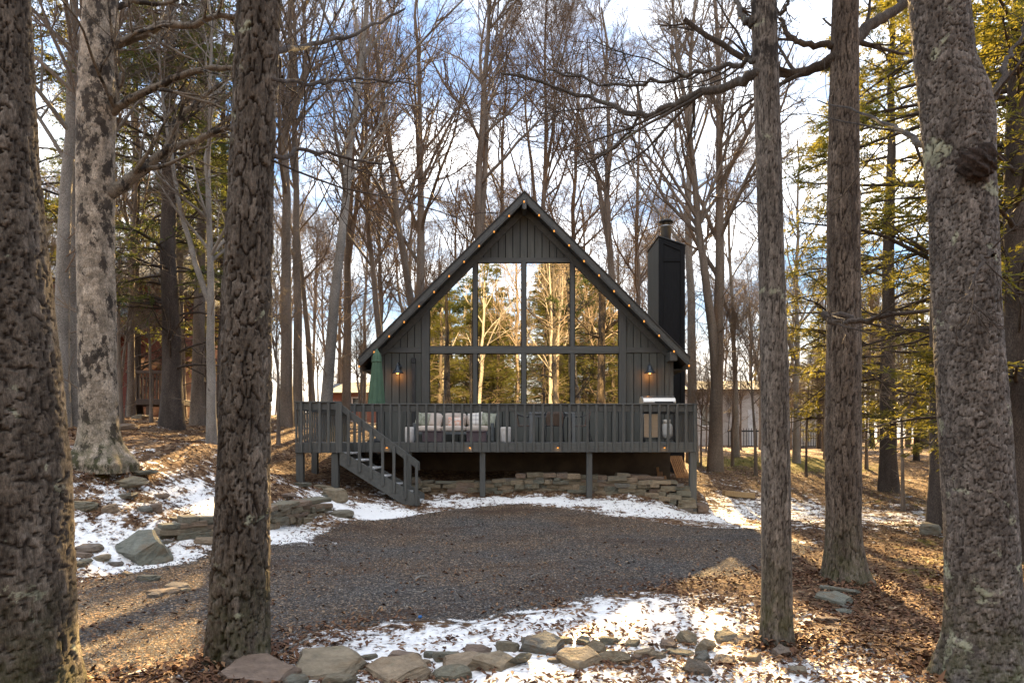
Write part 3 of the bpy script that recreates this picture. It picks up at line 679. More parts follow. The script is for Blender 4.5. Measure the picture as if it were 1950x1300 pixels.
for i in range(9):           # joists under the deck
    x = LX0 + 0.5 + i * 1.05
    part('joist', box(x, x + 0.04, (DY if x > LX1 else LY) + 0.05, WY - 0.05, RB + 0.03, FLOOR - 0.033, 0), M['paint_d'], deck)
# rails: a flat board on edge, snow-free cap
def rail(x0, x1, y0, y1): part('rail_board', box(x0, x1, y0, y1, RAILT - 0.165, RAILT, 0.006), M['paint_x'], deck)
rail(DX0, DX1 - 0.04, DY + 0.01, DY + 0.05); rail(LX0 + 0.042, LX1, LY + 0.01, LY + 0.05)
rail(LX0, LX0 + 0.04, LY, 20.6); rail(DX1 - 0.038, DX1 + 0.002, DY, WY - 0.0)
part('rail_cap', box(DX0 - 0.01, DX1 + 0.03, DY - 0.03, DY + 0.11, RAILT + 0.002, RAILT + 0.03, 0.006), M['paint_x'], deck)
part('rail_cap', box(LX0 - 0.03, LX1 + 0.01, LY - 0.03, LY + 0.11, RAILT + 0.002, RAILT + 0.03, 0.006), M['paint_x'], deck)
part('rail_cap', box(LX0 - 0.05, LX0 + 0.09, LY + 0.112, 20.6, RAILT + 0.001, RAILT + 0.029, 0.006), M['deck_wood'], deck)
part('rail_cap', box(DX1 - 0.08, DX1 + 0.05, DY + 0.112, WY - 0.05, RAILT + 0.001, RAILT + 0.029, 0.006), M['paint_x'], deck)
# balusters share one mesh
V_, F_ = box(-0.03, 0.03, -0.04, -0.001, RB - 0.005, RAILT - 0.003, 0.005); zc = (RB + RAILT) / 2
bal_me = new_mesh('baluster', V_ - np.array((0, 0, zc)), F_); bal_me.materials.append(M['paint_z'])
V_, F_ = box(-0.04, -0.001, -0.03, 0.03, RB - 0.005, RAILT - 0.003, 0.005)
balx_me = new_mesh('baluster', V_ - np.array((0, 0, zc)), F_); balx_me.materials.append(M['paint_z'])
for i in range(39):
    put('baluster', bal_me, None, (DX0 + 0.11 + i * (DX1 - 0.05 - DX0 - 0.11) / 38, DY, zc), deck)
for px in (574, 591, 609, 626, 642): put('baluster', bal_me, None, (ax(px, LY), LY, zc), deck)
for i in range(25): put('baluster', balx_me, None, (LX0 - 0.001, LY + 0.12 + i * 0.205, zc), deck)
for i in range(11): put('baluster', balx_me, None, (DX1 + 0.043, DY + 0.15 + i * 0.205, zc), deck)
# posts
def post(px, py, Y, w=0.14, top=RB):
    x = ax(px, Y); g = gzf(x, Y)
    part('post', box(x - w / 2, x + w / 2, Y - w / 2, Y + w / 2, min(g, az(py, Y)) - 0.15, top - 0.003, 0.008), M['paint_z'], deck)
post(572, 918, LY + 0.12, 0.16); post(639, 932, LY + 0.12, 0.16); post(600, 903, 17.6, 0.15); post(699, 900, 18.2, 0.13)
post(919, 950, DY + 0.12, 0.135); post(1122, 946, DY + 0.12, 0.135); post(1319, 980, DY + 0.10, 0.16); post(778, 945, DY + 0.12, 0.135)
# stair
stair = part('stair_stringer', prism([(LX1 - 0.02, FLOOR - 0.50), (-2.45, az(962, LY)), (-2.1, az(962, LY)), (-2.1, az(945, LY)), (LX1 - 0.02, FLOOR - 0.17)], LY + 0.0, LY + 0.045, 0.005), M['paint_d'], deck)
part('stair_stringer', prism([(LX1 - 0.02, FLOOR - 0.50), (-2.45, az(962, LY)), (-2.1, az(962, LY)), (-2.1, az(945, LY)), (LX1 - 0.02, FLOOR - 0.17)], DY - 0.10, DY - 0.055, 0.005), M['paint_d'], deck)
TRD = [(645, 683, 861), (667, 704, 874.5), (688, 726, 890), (708, 748, 906), (731, 770, 922), (752, 790, 938), (773, 812, 954.5)]
for a, b, y in TRD:
    z = az(y, LY); x0 = ax(a, LY); x1 = x0 + 0.30
    tr_ = part('stair_tread', box(x0, x1, LY + 0.05, DY - 0.105, z - 0.04, z, 0.006), M['tread'], stair)
    part('stair_riser', box(x0 + 0.005, x0 + 0.03, LY + 0.05, DY - 0.105, z - 0.19, z - 0.042, 0), M['paint_d'], stair)
hr0 = at(648, 772, LY); hr1 = at(799, 886, LY)
part('handrail', prism([(hr0[0] - 0.02, hr0[2] - 0.10), (hr1[0], hr1[2] - 0.12), (hr1[0], hr1[2] + 0.08), (hr0[0] - 0.02, hr0[2] + 0.06)], LY + 0.003, LY + 0.042, 0.005), M['paint_d'], stair)
for px in (664, 685, 706.5, 729, 750.5, 772, 793.5):
    x = ax(px, LY); f = (px - 648) / (799 - 648)
    zt = hr0[2] + (hr1[2] - hr0[2]) * f - 0.0; zb = az(868 + (958 - 868) * f, LY)
    part('stair_baluster', box(x - 0.032, x + 0.032, LY - 0.04, LY - 0.002, zb - 0.10, zt, 0.005), M['paint_z'], stair)
for x in (LX1,): part('newel', box(x - 0.045, x + 0.045, LY - 0.045, LY - 0.001, RB - 0.003, RAILT - 0.003, 0.005), M['paint_z'], deck)

# ------------------------------------------------------------------ stones
def stone_mesh(seed, rect):
    """angular flagstone, unit sized: irregular polygon prism with chipped rims and a wedge top"""
    r_ = np.random.default_rng(seed)
    if rect:
        P = np.array([(-0.5, -0.5), (r_.uniform(-0.25, 0.25), -0.52), (0.5, -0.5), (0.5, 0.5), (r_.uniform(-0.2, 0.2), 0.5), (-0.5, 0.5)]) + r_.uniform(-0.07, 0.07, (6, 2)); n = 6
        rings = ((-0.5, 0.93), (-0.36, 1.0), (0.34, 1.0), (0.5, 0.94)); wz_ = r_.uniform(-0.12, 0.12, 2); jz = 0.05
    else:
        n = int(r_.integers(5, 8)); a = (np.arange(n) + r_.uniform(-0.36, 0.36, n)) * 2 * math.pi / n; rad = r_.uniform(0.40, 0.62, n)
        P = np.stack([np.cos(a) * rad, np.sin(a) * rad], -1)
        rings = ((-0.5, 0.84), (-0.25, 1.0), (0.28, 0.97), (0.5, 0.86)); wz_ = r_.uniform(-0.38, 0.38, 2); jz = 0.07
    V = []
    for z, sc in rings:
        for i in range(n):
            x, y = P[i] * sc * r_.uniform(0.95, 1.03)
            V.append((x, y, z + r_.uniform(-jz, jz) + (wz_[0] * x + wz_[1] * y if z > 0 else 0)))
    V.append((0, 0, 0.5 + r_.uniform(-0.05, 0.06))); V.append((0, 0, -0.5))
    F = []
    for j in range(3):
        for i in range(n): F.append([j * n + i, j * n + (i + 1) % n, (j + 1) * n + (i + 1) % n, (j + 1) * n + i])
    for i in range(n):
        F.append([3 * n + i, 3 * n + (i + 1) % n, 4 * n]); F.append([(i + 1) % n, i, 4 * n + 1])
    m = new_mesh('stone', V, F); m.materials.append(M['stone']); return m
STONES = [stone_mesh(100 + i, False) for i in range(16)]; BRICKS = [stone_mesh(200 + i, True) for i in range(14)]
def rock_mesh(seed):
    m = stone_mesh(seed, False); bm = bmesh.new(); bm.from_mesh(m)
    bmesh.ops.subdivide_edges(bm, edges=list(bm.edges), cuts=3, use_grid_fill=True)
    bmesh.ops.smooth_vert(bm, verts=list(bm.verts), factor=0.14, use_axis_x=True, use_axis_y=True, use_axis_z=True)
    bm.normal_update()
    for v_ in bm.verts:
        c = v_.co; a1 = float(fbm(np.array([c.x * 3.1 + c.z * 1.3 + seed]), np.array([c.y * 3.1 - c.z * 1.9]), seed, 4)[0]) - 0.5
        lay = math.floor((c.z + 0.25 * c.x + a1 * 0.3) * 6) / 6.0 - (c.z + 0.25 * c.x + a1 * 0.3)
        v_.co = c + v_.normal * (a1 * 0.22 + lay * 0.10)
    bm.to_mesh(m); bm.free(); m.update(); return m
ROCKS = [rock_mesh(300 + i) for i in range(8)]
def stone(parent, x, y, z, sx, sy, sz, rz=0, rx=0, ry=0, name='stone', rect=False):
    o = put(name, random.choice(BRICKS if rect else ROCKS if sx > 0.17 else STONES), None, (x, y, z), parent)
    o.scale = (sx, sy, sz); o.rotation_euler = (rx, ry, rz); return o
def dry_wall(root, path, heights, course=(0.05, 0.12), length=(0.16, 0.50), depth=0.38, base=None, lean=0.0):
    path = np.array(path, float); seg = np.linalg.norm(np.diff(path, axis=0), axis=1); cum = np.append(0, np.cumsum(seg)); L = cum[-1]
    def pt(s):
        return np.array([np.interp(s, cum, path[:, 0]), np.interp(s, cum, path[:, 1])])
    lvl = 0.0; hmax = max(heights); row = 0
    while lvl < hmax:
        h = random.uniform(*course); s = -random.uniform(0, 0.3)
        while s < L:
            l = random.uniform(*length) * (1.0 if h > 0.085 else 1.15)
            m = min(max(s + l / 2, 0), L); top = np.interp(m / L, np.linspace(0, 1, len(heights)), heights)
            if lvl + h * 0.4 < top:
                p = pt(m); q = pt(min(m + 0.1, L)) - pt(max(m - 0.1, 0)); rz = math.atan2(q[1], q[0])
                g = gzf(p[0], p[1] - 0.12) if base is None else base(p[0], p[1])
                off = random.uniform(-0.05, 0.05) + lean * lvl
                hh = h * random.uniform(0.85, 1.12)
                stone(root, p[0] - math.sin(rz) * off, p[1] + math.cos(rz) * off, g + lvl + h / 2 - 0.02, l * 0.98, depth * random.uniform(0.8, 1.1), hh * 1.12, rz + random.uniform(-0.08, 0.08), random.uniform(-0.04, 0.04), random.uniform(-0.05, 0.05), rect=True)
            s += l * 0.97
        lvl += h * 0.98; row += 1
w1 = thing('dry_stone_wall', (0, 17.0, 0.2), 'long dry-stacked brown stone wall under the deck between the posts', 'stone wall')
dry_wall(w1, [(-2.55, 16.95), (-1, 16.98), (0.5, 16.98), (2, 16.95), (3.4, 16.86), (4.25, 16.66)], [0.42, 0.46, 0.48, 0.48, 0.62, 0.70], base=lambda x, y: float(gz0(x, 16.5)) + 0.0 - 0.03)
w2 = thing('dry_stone_wall', (-4.2, 13.2, 0.1), 'short stacked stone retaining wall ending at the foot of the stair bank', 'stone wall')
a_ = gp(505, 1003); b_ = gp(560, 992); c_ = gp(606, 974)
dry_wall(w2, [a_[:2], b_[:2], c_[:2]], [0.40, 0.42, 0.36], length=(0.2, 0.5), base=lambda x, y: float(gz0(x, y - 0.35)) + 0.0)
w3 = thing('dry_stone_wall', (-5.2, 9.2, 0.1), 'tumbled stacked stones at the bank left of the drive, beside the rough-barked trunk', 'stone wall')
a_ = gp(318, 1044); b_ = gp(370, 1034); c_ = gp(425, 1022)
dry_wall(w3, [a_[:2], b_[:2], c_[:2]], [0.30, 0.40, 0.36], course=(0.05, 0.10), length=(0.18, 0.42), depth=0.3, base=lambda x, y: float(gz0(x, y - 0.25)))

def rock_row(root, rows):
    """px, py of the base centre, width px, height px, optional tilt"""
    for q in rows:
        px, py, w, h = q[:4]; rx = q[4] if len(q) > 4 else 0.0; rz = q[5] if len(q) > 5 else random.uniform(-0.4, 0.4); dep = q[6] if len(q) > 6 else 0.75
        g = gp(px, py); k = g[1] / FPX
        sx = w * k * 1.05; sz = max(0.04, h * k * (0.46 if w > 110 else 0.66)); sy = sx * dep
        stone(root, g[0], g[1] + sy * 0.30, g[2] + sz * 0.22, sx, sy, sz, rz, rx, random.uniform(-0.12, 0.12))
row = thing('stone_border', gp(950, 1262), 'loose row of flat grey-green stones lining the foreground edge of the drive', 'stone border')
rock_row(row, [(470, 1300, 160, 62, 0.2, 0.3), (610, 1292, 150, 80, 0.25, 0.2), (745, 1294, 130, 62, 0.35, -0.5), (765, 1262, 78, 30), (800, 1270, 40, 20), (850, 1258, 52, 26), (905, 1248, 56, 26), (880, 1276, 100, 30, 0.1, 0.2),
               (935, 1276, 84, 42, 0.3, 0.0), (862, 1296, 74, 36, 0.2), (965, 1240, 40, 34), (993, 1264, 44, 56, 0.9, 0.5, 0.35), (1030, 1244, 82, 50, 0.5, 0.2), (1075, 1226, 30, 22), (1112, 1228, 30, 28, 0.5), (1100, 1268, 84, 44, 0.4, -0.5),
               (1138, 1244, 34, 36, 0.6), (1172, 1264, 66, 44, 0.8, 0.05, 0.45), (1160, 1226, 46, 22), (1212, 1258, 26, 20, 0.3, 0.8), (1226, 1250, 40, 22), (1255, 1252, 30, 16), (1275, 1234, 44, 26, 0.3), (1312, 1226, 48, 32, 0.4, 0.6), (1300, 1250, 60, 16), (1345, 1240, 36, 42, 0.7, 0.9),
               (1385, 1224, 50, 28, 0.3), (1425, 1232, 56, 28, 0.3, -0.2), (1330, 1284, 56, 48, 0.8, -0.6, 0.5), (1312, 1278, 26, 20), (1340, 1258, 44, 30, 0.5, -0.7), (1384, 1266, 44, 24, 0.4, -0.6), (1437, 1262, 38, 26), (1490, 1252, 52, 34, 0.2), (1525, 1216, 26, 24), (1525, 1282, 40, 14), (640, 1306, 80, 30), (555, 1306, 60, 26),
               (1010, 1226, 34, 22), (1056, 1262, 30, 16), (1205, 1232, 34, 18), (955, 1262, 30, 18), (820, 1250, 30, 14), (700, 1256, 34, 16)])
bank = thing('stone_pile', gp(220, 1050), 'scattered sandy flat stones along the snowy bank left of the driveway', 'stones')
rock_row(bank, [(150, 1030, 56, 26), (160, 1050, 54, 22), (205, 1032, 40, 28), (232, 1014, 60, 14), (228, 1004, 76, 24, 0.1, 0.05), (272, 1026, 28, 18), (150, 1060, 36, 14), (185, 1066, 44, 16), (140, 1078, 40, 18), (155, 1072, 30, 12), (345, 1042, 60, 20), (300, 1006, 34, 12), (385, 1035, 46, 20), (330, 990, 40, 10), (412, 1008, 40, 18)])
big = put('boulder', ROCKS[3], None, (0, 0, 0))
g = gp(250, 1072); big.location = (g[0], g[1] + 0.25, g[2] + 0.11); big.scale = (0.86, 0.60, 0.36); big.rotation_euler = (R(28), R(-6), R(-18)); W[big.name] = g
tag(big, 'large tilted sandstone slab on the snow beside the driveway, biggest of the bank stones', 'boulder')
def lone(px, py, w, h, label, cat='boulder', name='boulder', mi=0, rx=0.0, dep=0.8):
    g = gp(px, py); k = g[1] / FPX; sx = w * k
    o = put(name, ROCKS[mi % 8], None, (g[0], g[1] + sx * dep * 0.35, g[2] + h * k * 0.25)); o.scale = (sx, sx * dep, h * k); o.rotation_euler = (rx, 0, random.uniform(-0.4, 0.4)); tag(o, label, cat); return o
lone(632, 968, 46, 26, 'brown boulder on the snow between the short stone wall and stair', mi=5, rx=0.2)
lone(641, 984, 66, 14, 'round snow-topped stone slab lying flat near the stair foot', 'stone slab', 'stone_slab', 7)
lone(1338, 974, 30, 22, 'small brown boulder at the foot of the right corner deck post', mi=8)
lone(293, 812, 34, 20, 'dark boulder on the hill in front of the red house deck', mi=9)
lone(1775, 1018, 44, 26, 'tan rock lying by the mossy golden trunk on the right', mi=11)
steps = thing('stepping_stones', gp(1590, 1150), 'flat grey stepping stones in the leaves below the furrowed brown trunk', 'stones')
rock_row(steps, [(1600, 1128, 96, 16, 0.0, -0.25, 0.4), (1590, 1150, 66, 30, 0.35, -0.2), (1600, 1170, 46, 14), (1615, 1158, 30, 10), (1580, 1184, 54, 14), (1588, 1204, 36, 16, 0.3)])
mossy = thing('stone_pile', gp(250, 930), 'low mossy stones scattered over the snowy slope beneath the mottled birch', 'stones')
for px, py, w, h in [(170, 980, 40, 22), (190, 968, 34, 22), (275, 945, 44, 20), (330, 952, 50, 16), (215, 932, 30, 14), (240, 940, 24, 12), (345, 955, 34, 12), (290, 960, 30, 16), (225, 880, 60, 22), (265, 868, 44, 16), (255, 900, 70, 14), (300, 905, 60, 14), (385, 895, 34, 12), (205, 965, 30, 18), (540, 936, 40, 10), (570, 925, 46, 12), (590, 950, 50, 14), (610, 930, 40, 12), (555, 950, 30, 10), (620, 945, 36, 10)]:
    rock_row(mossy, [(px, py, w, h)])

# ------------------------------------------------------------------ trees
def grow(P, Rr, r_, nc, t0, t1, ang, lenf, k, radf, up, wig, rmin, lmin=0.15, flat=0.0, lfix=None):
    m, kp = P.shape[:2]; tt = np.sort(r_.uniform(t0, t1, (m, nc)), 1); idx = tt * (kp - 1.0001); i0 = idx.astype(int); f = (idx - i0)[..., None]
    ar = np.arange(m)[:, None]
    pos = P[ar, i0] * (1 - f) + P[ar, i0 + 1] * f; tan = P[ar, i0 + 1] - P[ar, i0]; tan = tan / (np.linalg.norm(tan, axis=2, keepdims=True) + 1e-9)
    rad = Rr[ar, i0] * (1 - f[..., 0]) + Rr[ar, i0 + 1] * f[..., 0]
    Lp = np.linalg.norm(np.diff(P, axis=1), axis=2).sum(1)[:, None]
    v = r_.normal(size=pos.shape); v[..., 2] *= (1 - flat); v -= (v * tan).sum(2, keepdims=True) * tan; v /= np.linalg.norm(v, axis=2, keepdims=True) + 1e-9
    a = np.radians(ang) * r_.uniform(0.7, 1.3, tt.shape)[..., None]
    d = np.cos(a) * tan + np.sin(a) * v
    L = np.maximum((Lp if lfix is None else lfix) * lenf * (1.15 - 0.7 * tt) * r_.uniform(0.65, 1.2, tt.shape), lmin)[..., None]
    M_ = m * nc; pos = pos.reshape(M_, 3); d = d.reshape(M_, 3); L = L.reshape(M_, 1)
    r0 = np.maximum(np.minimum(rad.reshape(M_) * radf, L[:, 0] * 0.03 + rmin), rmin)
    out = np.zeros((M_, k, 3)); out[:, 0] = pos; st = L / (k - 1)
    for i in range(1, k):
        d = d + r_.normal(size=d.shape) * wig + np.array((0, 0, up)); d /= np.linalg.norm(d, axis=1, keepdims=True)
        out[:, i] = out[:, i - 1] + d * st
    taper = np.linspace(1, 0.35, k)[None, :]
    return out, np.maximum(r0[:, None] * taper, rmin * 0.8)
def bare_tree(seed, H=17.0, rad=0.17, fork=None, lean=(0.0, 0.0), first=0.38, dens=1.0, limb_ang=38):
    r_ = np.random.default_rng(seed); k = 14
    z = np.linspace(0, H, k); wob = np.cumsum(r_.normal(0, 0.10, (k, 2)), 0) * np.linspace(0, 1, k)[:, None]
    P = np.stack([lean[0] * z + wob[:, 0], lean[1] * z + wob[:, 1], z], -1); Rr = rad * (1 - 0.88 * (z / H) ** 0.9) + 0.01
    Rr[0] *= 1.35
    P[0, 2] = -0.4
    trunks = [(P, Rr)]
    if fork:
        for fk in fork:
            i = int(fk * (k - 1)); a = r_.uniform(0, 6.28); n2 = k; L = H - P[i, 2]
            d = np.array((math.cos(a) * 0.42, math.sin(a) * 0.25, 1.0)); d /= np.linalg.norm(d); Q = [P[i]]
            for j in range(1, n2):
                d = d + np.array((-d[0] * 0.06, -d[1] * 0.06, 0.04)) + r_.normal(0, 0.05, 3); d /= np.linalg.norm(d); Q.append(Q[-1] + d * L * 0.95 / (n2 - 1))
            trunks.append((np.array(Q), Rr[i] * 0.80 * np.linspace(1, 0.1, n2) + 0.008))
    thick = []; thin = []
    for P_, R_ in trunks: thick.append(tubes(P_, R_, 10))
    TP = np.stack([p for p, _ in trunks]); TR_ = np.stack([q for _, q in trunks])
    f0 = first
    L1, R1 = grow(TP, TR_, r_, int(17 * dens), f0, 0.97, limb_ang, 0.33, 8, 0.55, 0.075, 0.10, 0.012, lfix=H)
    thick.append(tubes(L1, R1, 5))
    L2, R2 = grow(L1, R1, r_, 7, 0.18, 0.98, 42, 0.50, 6, 0.6, 0.06, 0.13, 0.0065)
    thick.append(tubes(L2, R2, 4))
    L3, R3 = grow(L2, R2, r_, 6, 0.15, 1.0, 40, 0.55, 5, 0.7, 0.05, 0.15, 0.0046)
    thin.append(tubes(L3, R3, 3))
    L4, R4 = grow(L3, R3, r_, 5, 0.2, 1.0, 38, 0.6, 3, 0.8, 0.05, 0.15, 0.0036)
    thin.append(tubes(L4, R4, 3))
    # epicormic twigs low on the trunk
    S1, Q1 = grow(TP, TR_, r_, 14, 0.05, 0.6, 60, 0.10, 5, 0.12, 0.04, 0.14, 0.007, lfix=H)
    S2, Q2 = grow(S1, Q1, r_, 4, 0.2, 1.0, 45, 0.5, 4, 0.7, 0.05, 0.15, 0.0055)
    thin.append(tubes(S1, Q1, 3)); thin.append(tubes(S2, Q2, 3))
    a = new_mesh('trunk', *catnum(*thick)); smooth(a); b = new_mesh('crown', *catnum(*thin)); smooth(b)
    return a, b
def tree_proto(name, a, b, ma, mb):
    o = bpy.data.objects.new(name, None); W[o.name] = np.zeros(3)
    return (name, a, b, ma, mb)
def place(proto, x, y, label, group=None, scale=1.0, rz=None, z=None, cat='tree', tilt=(0, 0)):
    name, a, b, ma, mb = proto
    zz = gzf(x, y) if z is None else z
    o = thing(name, (x, y, zz), label, cat, group)
    o.rotation_euler = (tilt[0], tilt[1], random.uniform(0, 6.28) if rz is None else rz); o.scale = (scale,) * 3
    for nm, me, mt in (('trunk', a, ma), ('crown', b, mb)):
        if not me.materials: me.materials.append(mt)
        c = bpy.data.objects.new(nm, me); COL.objects.link(c); c.parent = o
    return o
BARE = [('bare_tree', *bare_tree(s, **kw), M['bark_wood'], M['twig']) for s, kw in (
    (21, dict(rad=0.17)), (22, dict(rad=0.19, fork=[0.42], first=0.4)), (23, dict(rad=0.22, fork=[0.2], first=0.35)), (24, dict(rad=0.13, first=0.3, H=15)),
    (25, dict(rad=0.16, fork=[0.5, 0.62], first=0.45)), (26, dict(rad=0.15, lean=(0.07, 0.02), first=0.34)))]
PALE = [('bare_tree', *bare_tree(s, **kw), M['bark_pale'], M['twig']) for s, kw in ((31, dict(rad=0.16, first=0.36)), (32, dict(rad=0.18, fork=[0.33], first=0.4)))]

def conifer(seed, H=15.0, rad=0.22, z0=1.6, nb=80, blen=2.7, droop=-0.05, dead=14, leaf=0.043, sub=13, sub2=4):
    r_ = np.random.default_rng(seed); k = 16
    z = np.linspace(0, H, k); P = np.stack([np.cumsum(r_.normal(0, 0.03, k)), np.cumsum(r_.normal(0, 0.03, k)), z], -1); Rr = rad * (1 - 0.9 * z / H) + 0.01; Rr[0] *= 1.4; P[0, 2] = -0.4
    zb = z0 + (H - z0) * np.sort(r_.uniform(0, 1, nb)) ** 1.05; a = r_.uniform(0, 6.283, nb)
    fr = (zb - z0) / (H - z0); L = blen * np.minimum(1.0, 0.55 + 1.6 * fr) * (1.02 - fr) ** 0.75 * r_.uniform(0.7, 1.25, nb) + 0.15
    kk = 8; B = np.zeros((nb, kk, 3)); B[:, 0, 0] = np.interp(zb, z, P[:, 0]); B[:, 0, 1] = np.interp(zb, z, P[:, 1]); B[:, 0, 2] = zb
    d = np.stack([np.cos(a), np.sin(a), r_.uniform(-0.10, 0.35, nb) + 0.3 * fr], -1); d /= np.linalg.norm(d, axis=1, keepdims=True)
    for i in range(1, kk):
        d = d + np.array((0, 0, droop)) + r_.normal(0, 0.06, d.shape); d /= np.linalg.norm(d, axis=1, keepdims=True); B[:, i] = B[:, i - 1] + d * (L / (kk - 1))[:, None]
    RB_ = (0.012 + 0.011 * L)[:, None] * np.linspace(1, 0.25, kk)[None]
    thick = [tubes(P, Rr, 12), tubes(B, RB_, 5)]
    # dead lower limbs
    if dead:
        D1, DR1 = grow(P[None], Rr[None], r_, dead, 0.08, 0.55, 80, 0.13, 7, 0.16, 0.0, 0.16, 0.010, lfix=H); D2, DR2 = grow(D1, DR1, r_, 5, 0.2, 1, 50, 0.5, 4, 0.6, 0, 0.2, 0.006)
        thick += [tubes(D1, DR1, 4), tubes(D2, DR2, 3)]
    S, SR = grow(B, RB_, r_, sub, 0.16, 1.0, 52, 0.36, 5, 0.5, -0.03, 0.07, 0.005, flat=0.85)
    S2, SR2 = grow(S, SR, r_, sub2, 0.1, 1.0, 48, 0.55, 4, 0.7, -0.03, 0.07, 0.004, flat=0.85)
    thick.append(tubes(S, SR, 3))
    # leaf sprays along both twig orders
    def sprays(T, n):
        m, kp = T.shape[:2]; tt = r_.uniform(0.05, 1.0, (m, n)); idx = tt * (kp - 1.001); i0 = idx.astype(int); f = (idx - i0)[..., None]; ar = np.arange(m)[:, None]
        p = (T[ar, i0] * (1 - f) + T[ar, i0 + 1] * f).reshape(-1, 3); tn = (T[ar, i0 + 1] - T[ar, i0]).reshape(-1, 3); tn /= np.linalg.norm(tn, axis=1, keepdims=True) + 1e-9
        sd = np.cross(tn, np.array((0, 0, 1.0))); sd /= np.linalg.norm(sd, axis=1, keepdims=True) + 1e-9
        sgn = r_.choice([-1.0, 1.0], len(p))[:, None]
        ld = tn * 0.75 + sd * sgn * r_.uniform(0.4, 1.0, (len(p), 1)) + r_.normal(0, 0.22, p.shape); ld /= np.linalg.norm(ld, axis=1, keepdims=True)
        wd = np.cross(ld, np.array((0, 0, 1.0)) + r_.normal(0, 0.45, p.shape)); wd /= np.linalg.norm(wd, axis=1, keepdims=True) + 1e-9
        ll = leaf * r_.uniform(0.7, 1.6, (len(p), 1)) * 1.5; ww = ll * 0.14
        V = np.stack([p, p + ld * ll * 0.45 + wd * ww, p + ld * ll, p + ld * ll * 0.45 - wd * ww], 1).reshape(-1, 3)
        return V, np.arange(len(V)).reshape(-1, 4)
    lv = catnum(sprays(S, 15), sprays(S2, 11))
    a_ = new_mesh('trunk', *catnum(*thick)); smooth(a_); b_ = new_mesh('crown', *lv)
    return a_, b_
HEM = [('hemlock_tree', *conifer(41, 15, 0.21, 1.5, 92, 3.1, sub=14, sub2=5), M['bark_dark'], M['needles']),
       ('hemlock_tree', *conifer(42, 13, 0.19, 0.8, 92, 2.8, dead=6, sub=14, sub2=5), M['bark_dark'], M['needles']),
       ('hemlock_tree', *conifer(44, 14.5, 0.20, 2.3, 50, 3.1, -0.06, 16, sub=13, sub2=5), M['bark_dark'], M['needles'])]
SPR = [('spruce_tree', *conifer(43, 17, 0.25, 3.0, 92, 2.9, -0.07, 34, sub=13, sub2=5), M['bark_dark'], M['needles_dark'])]

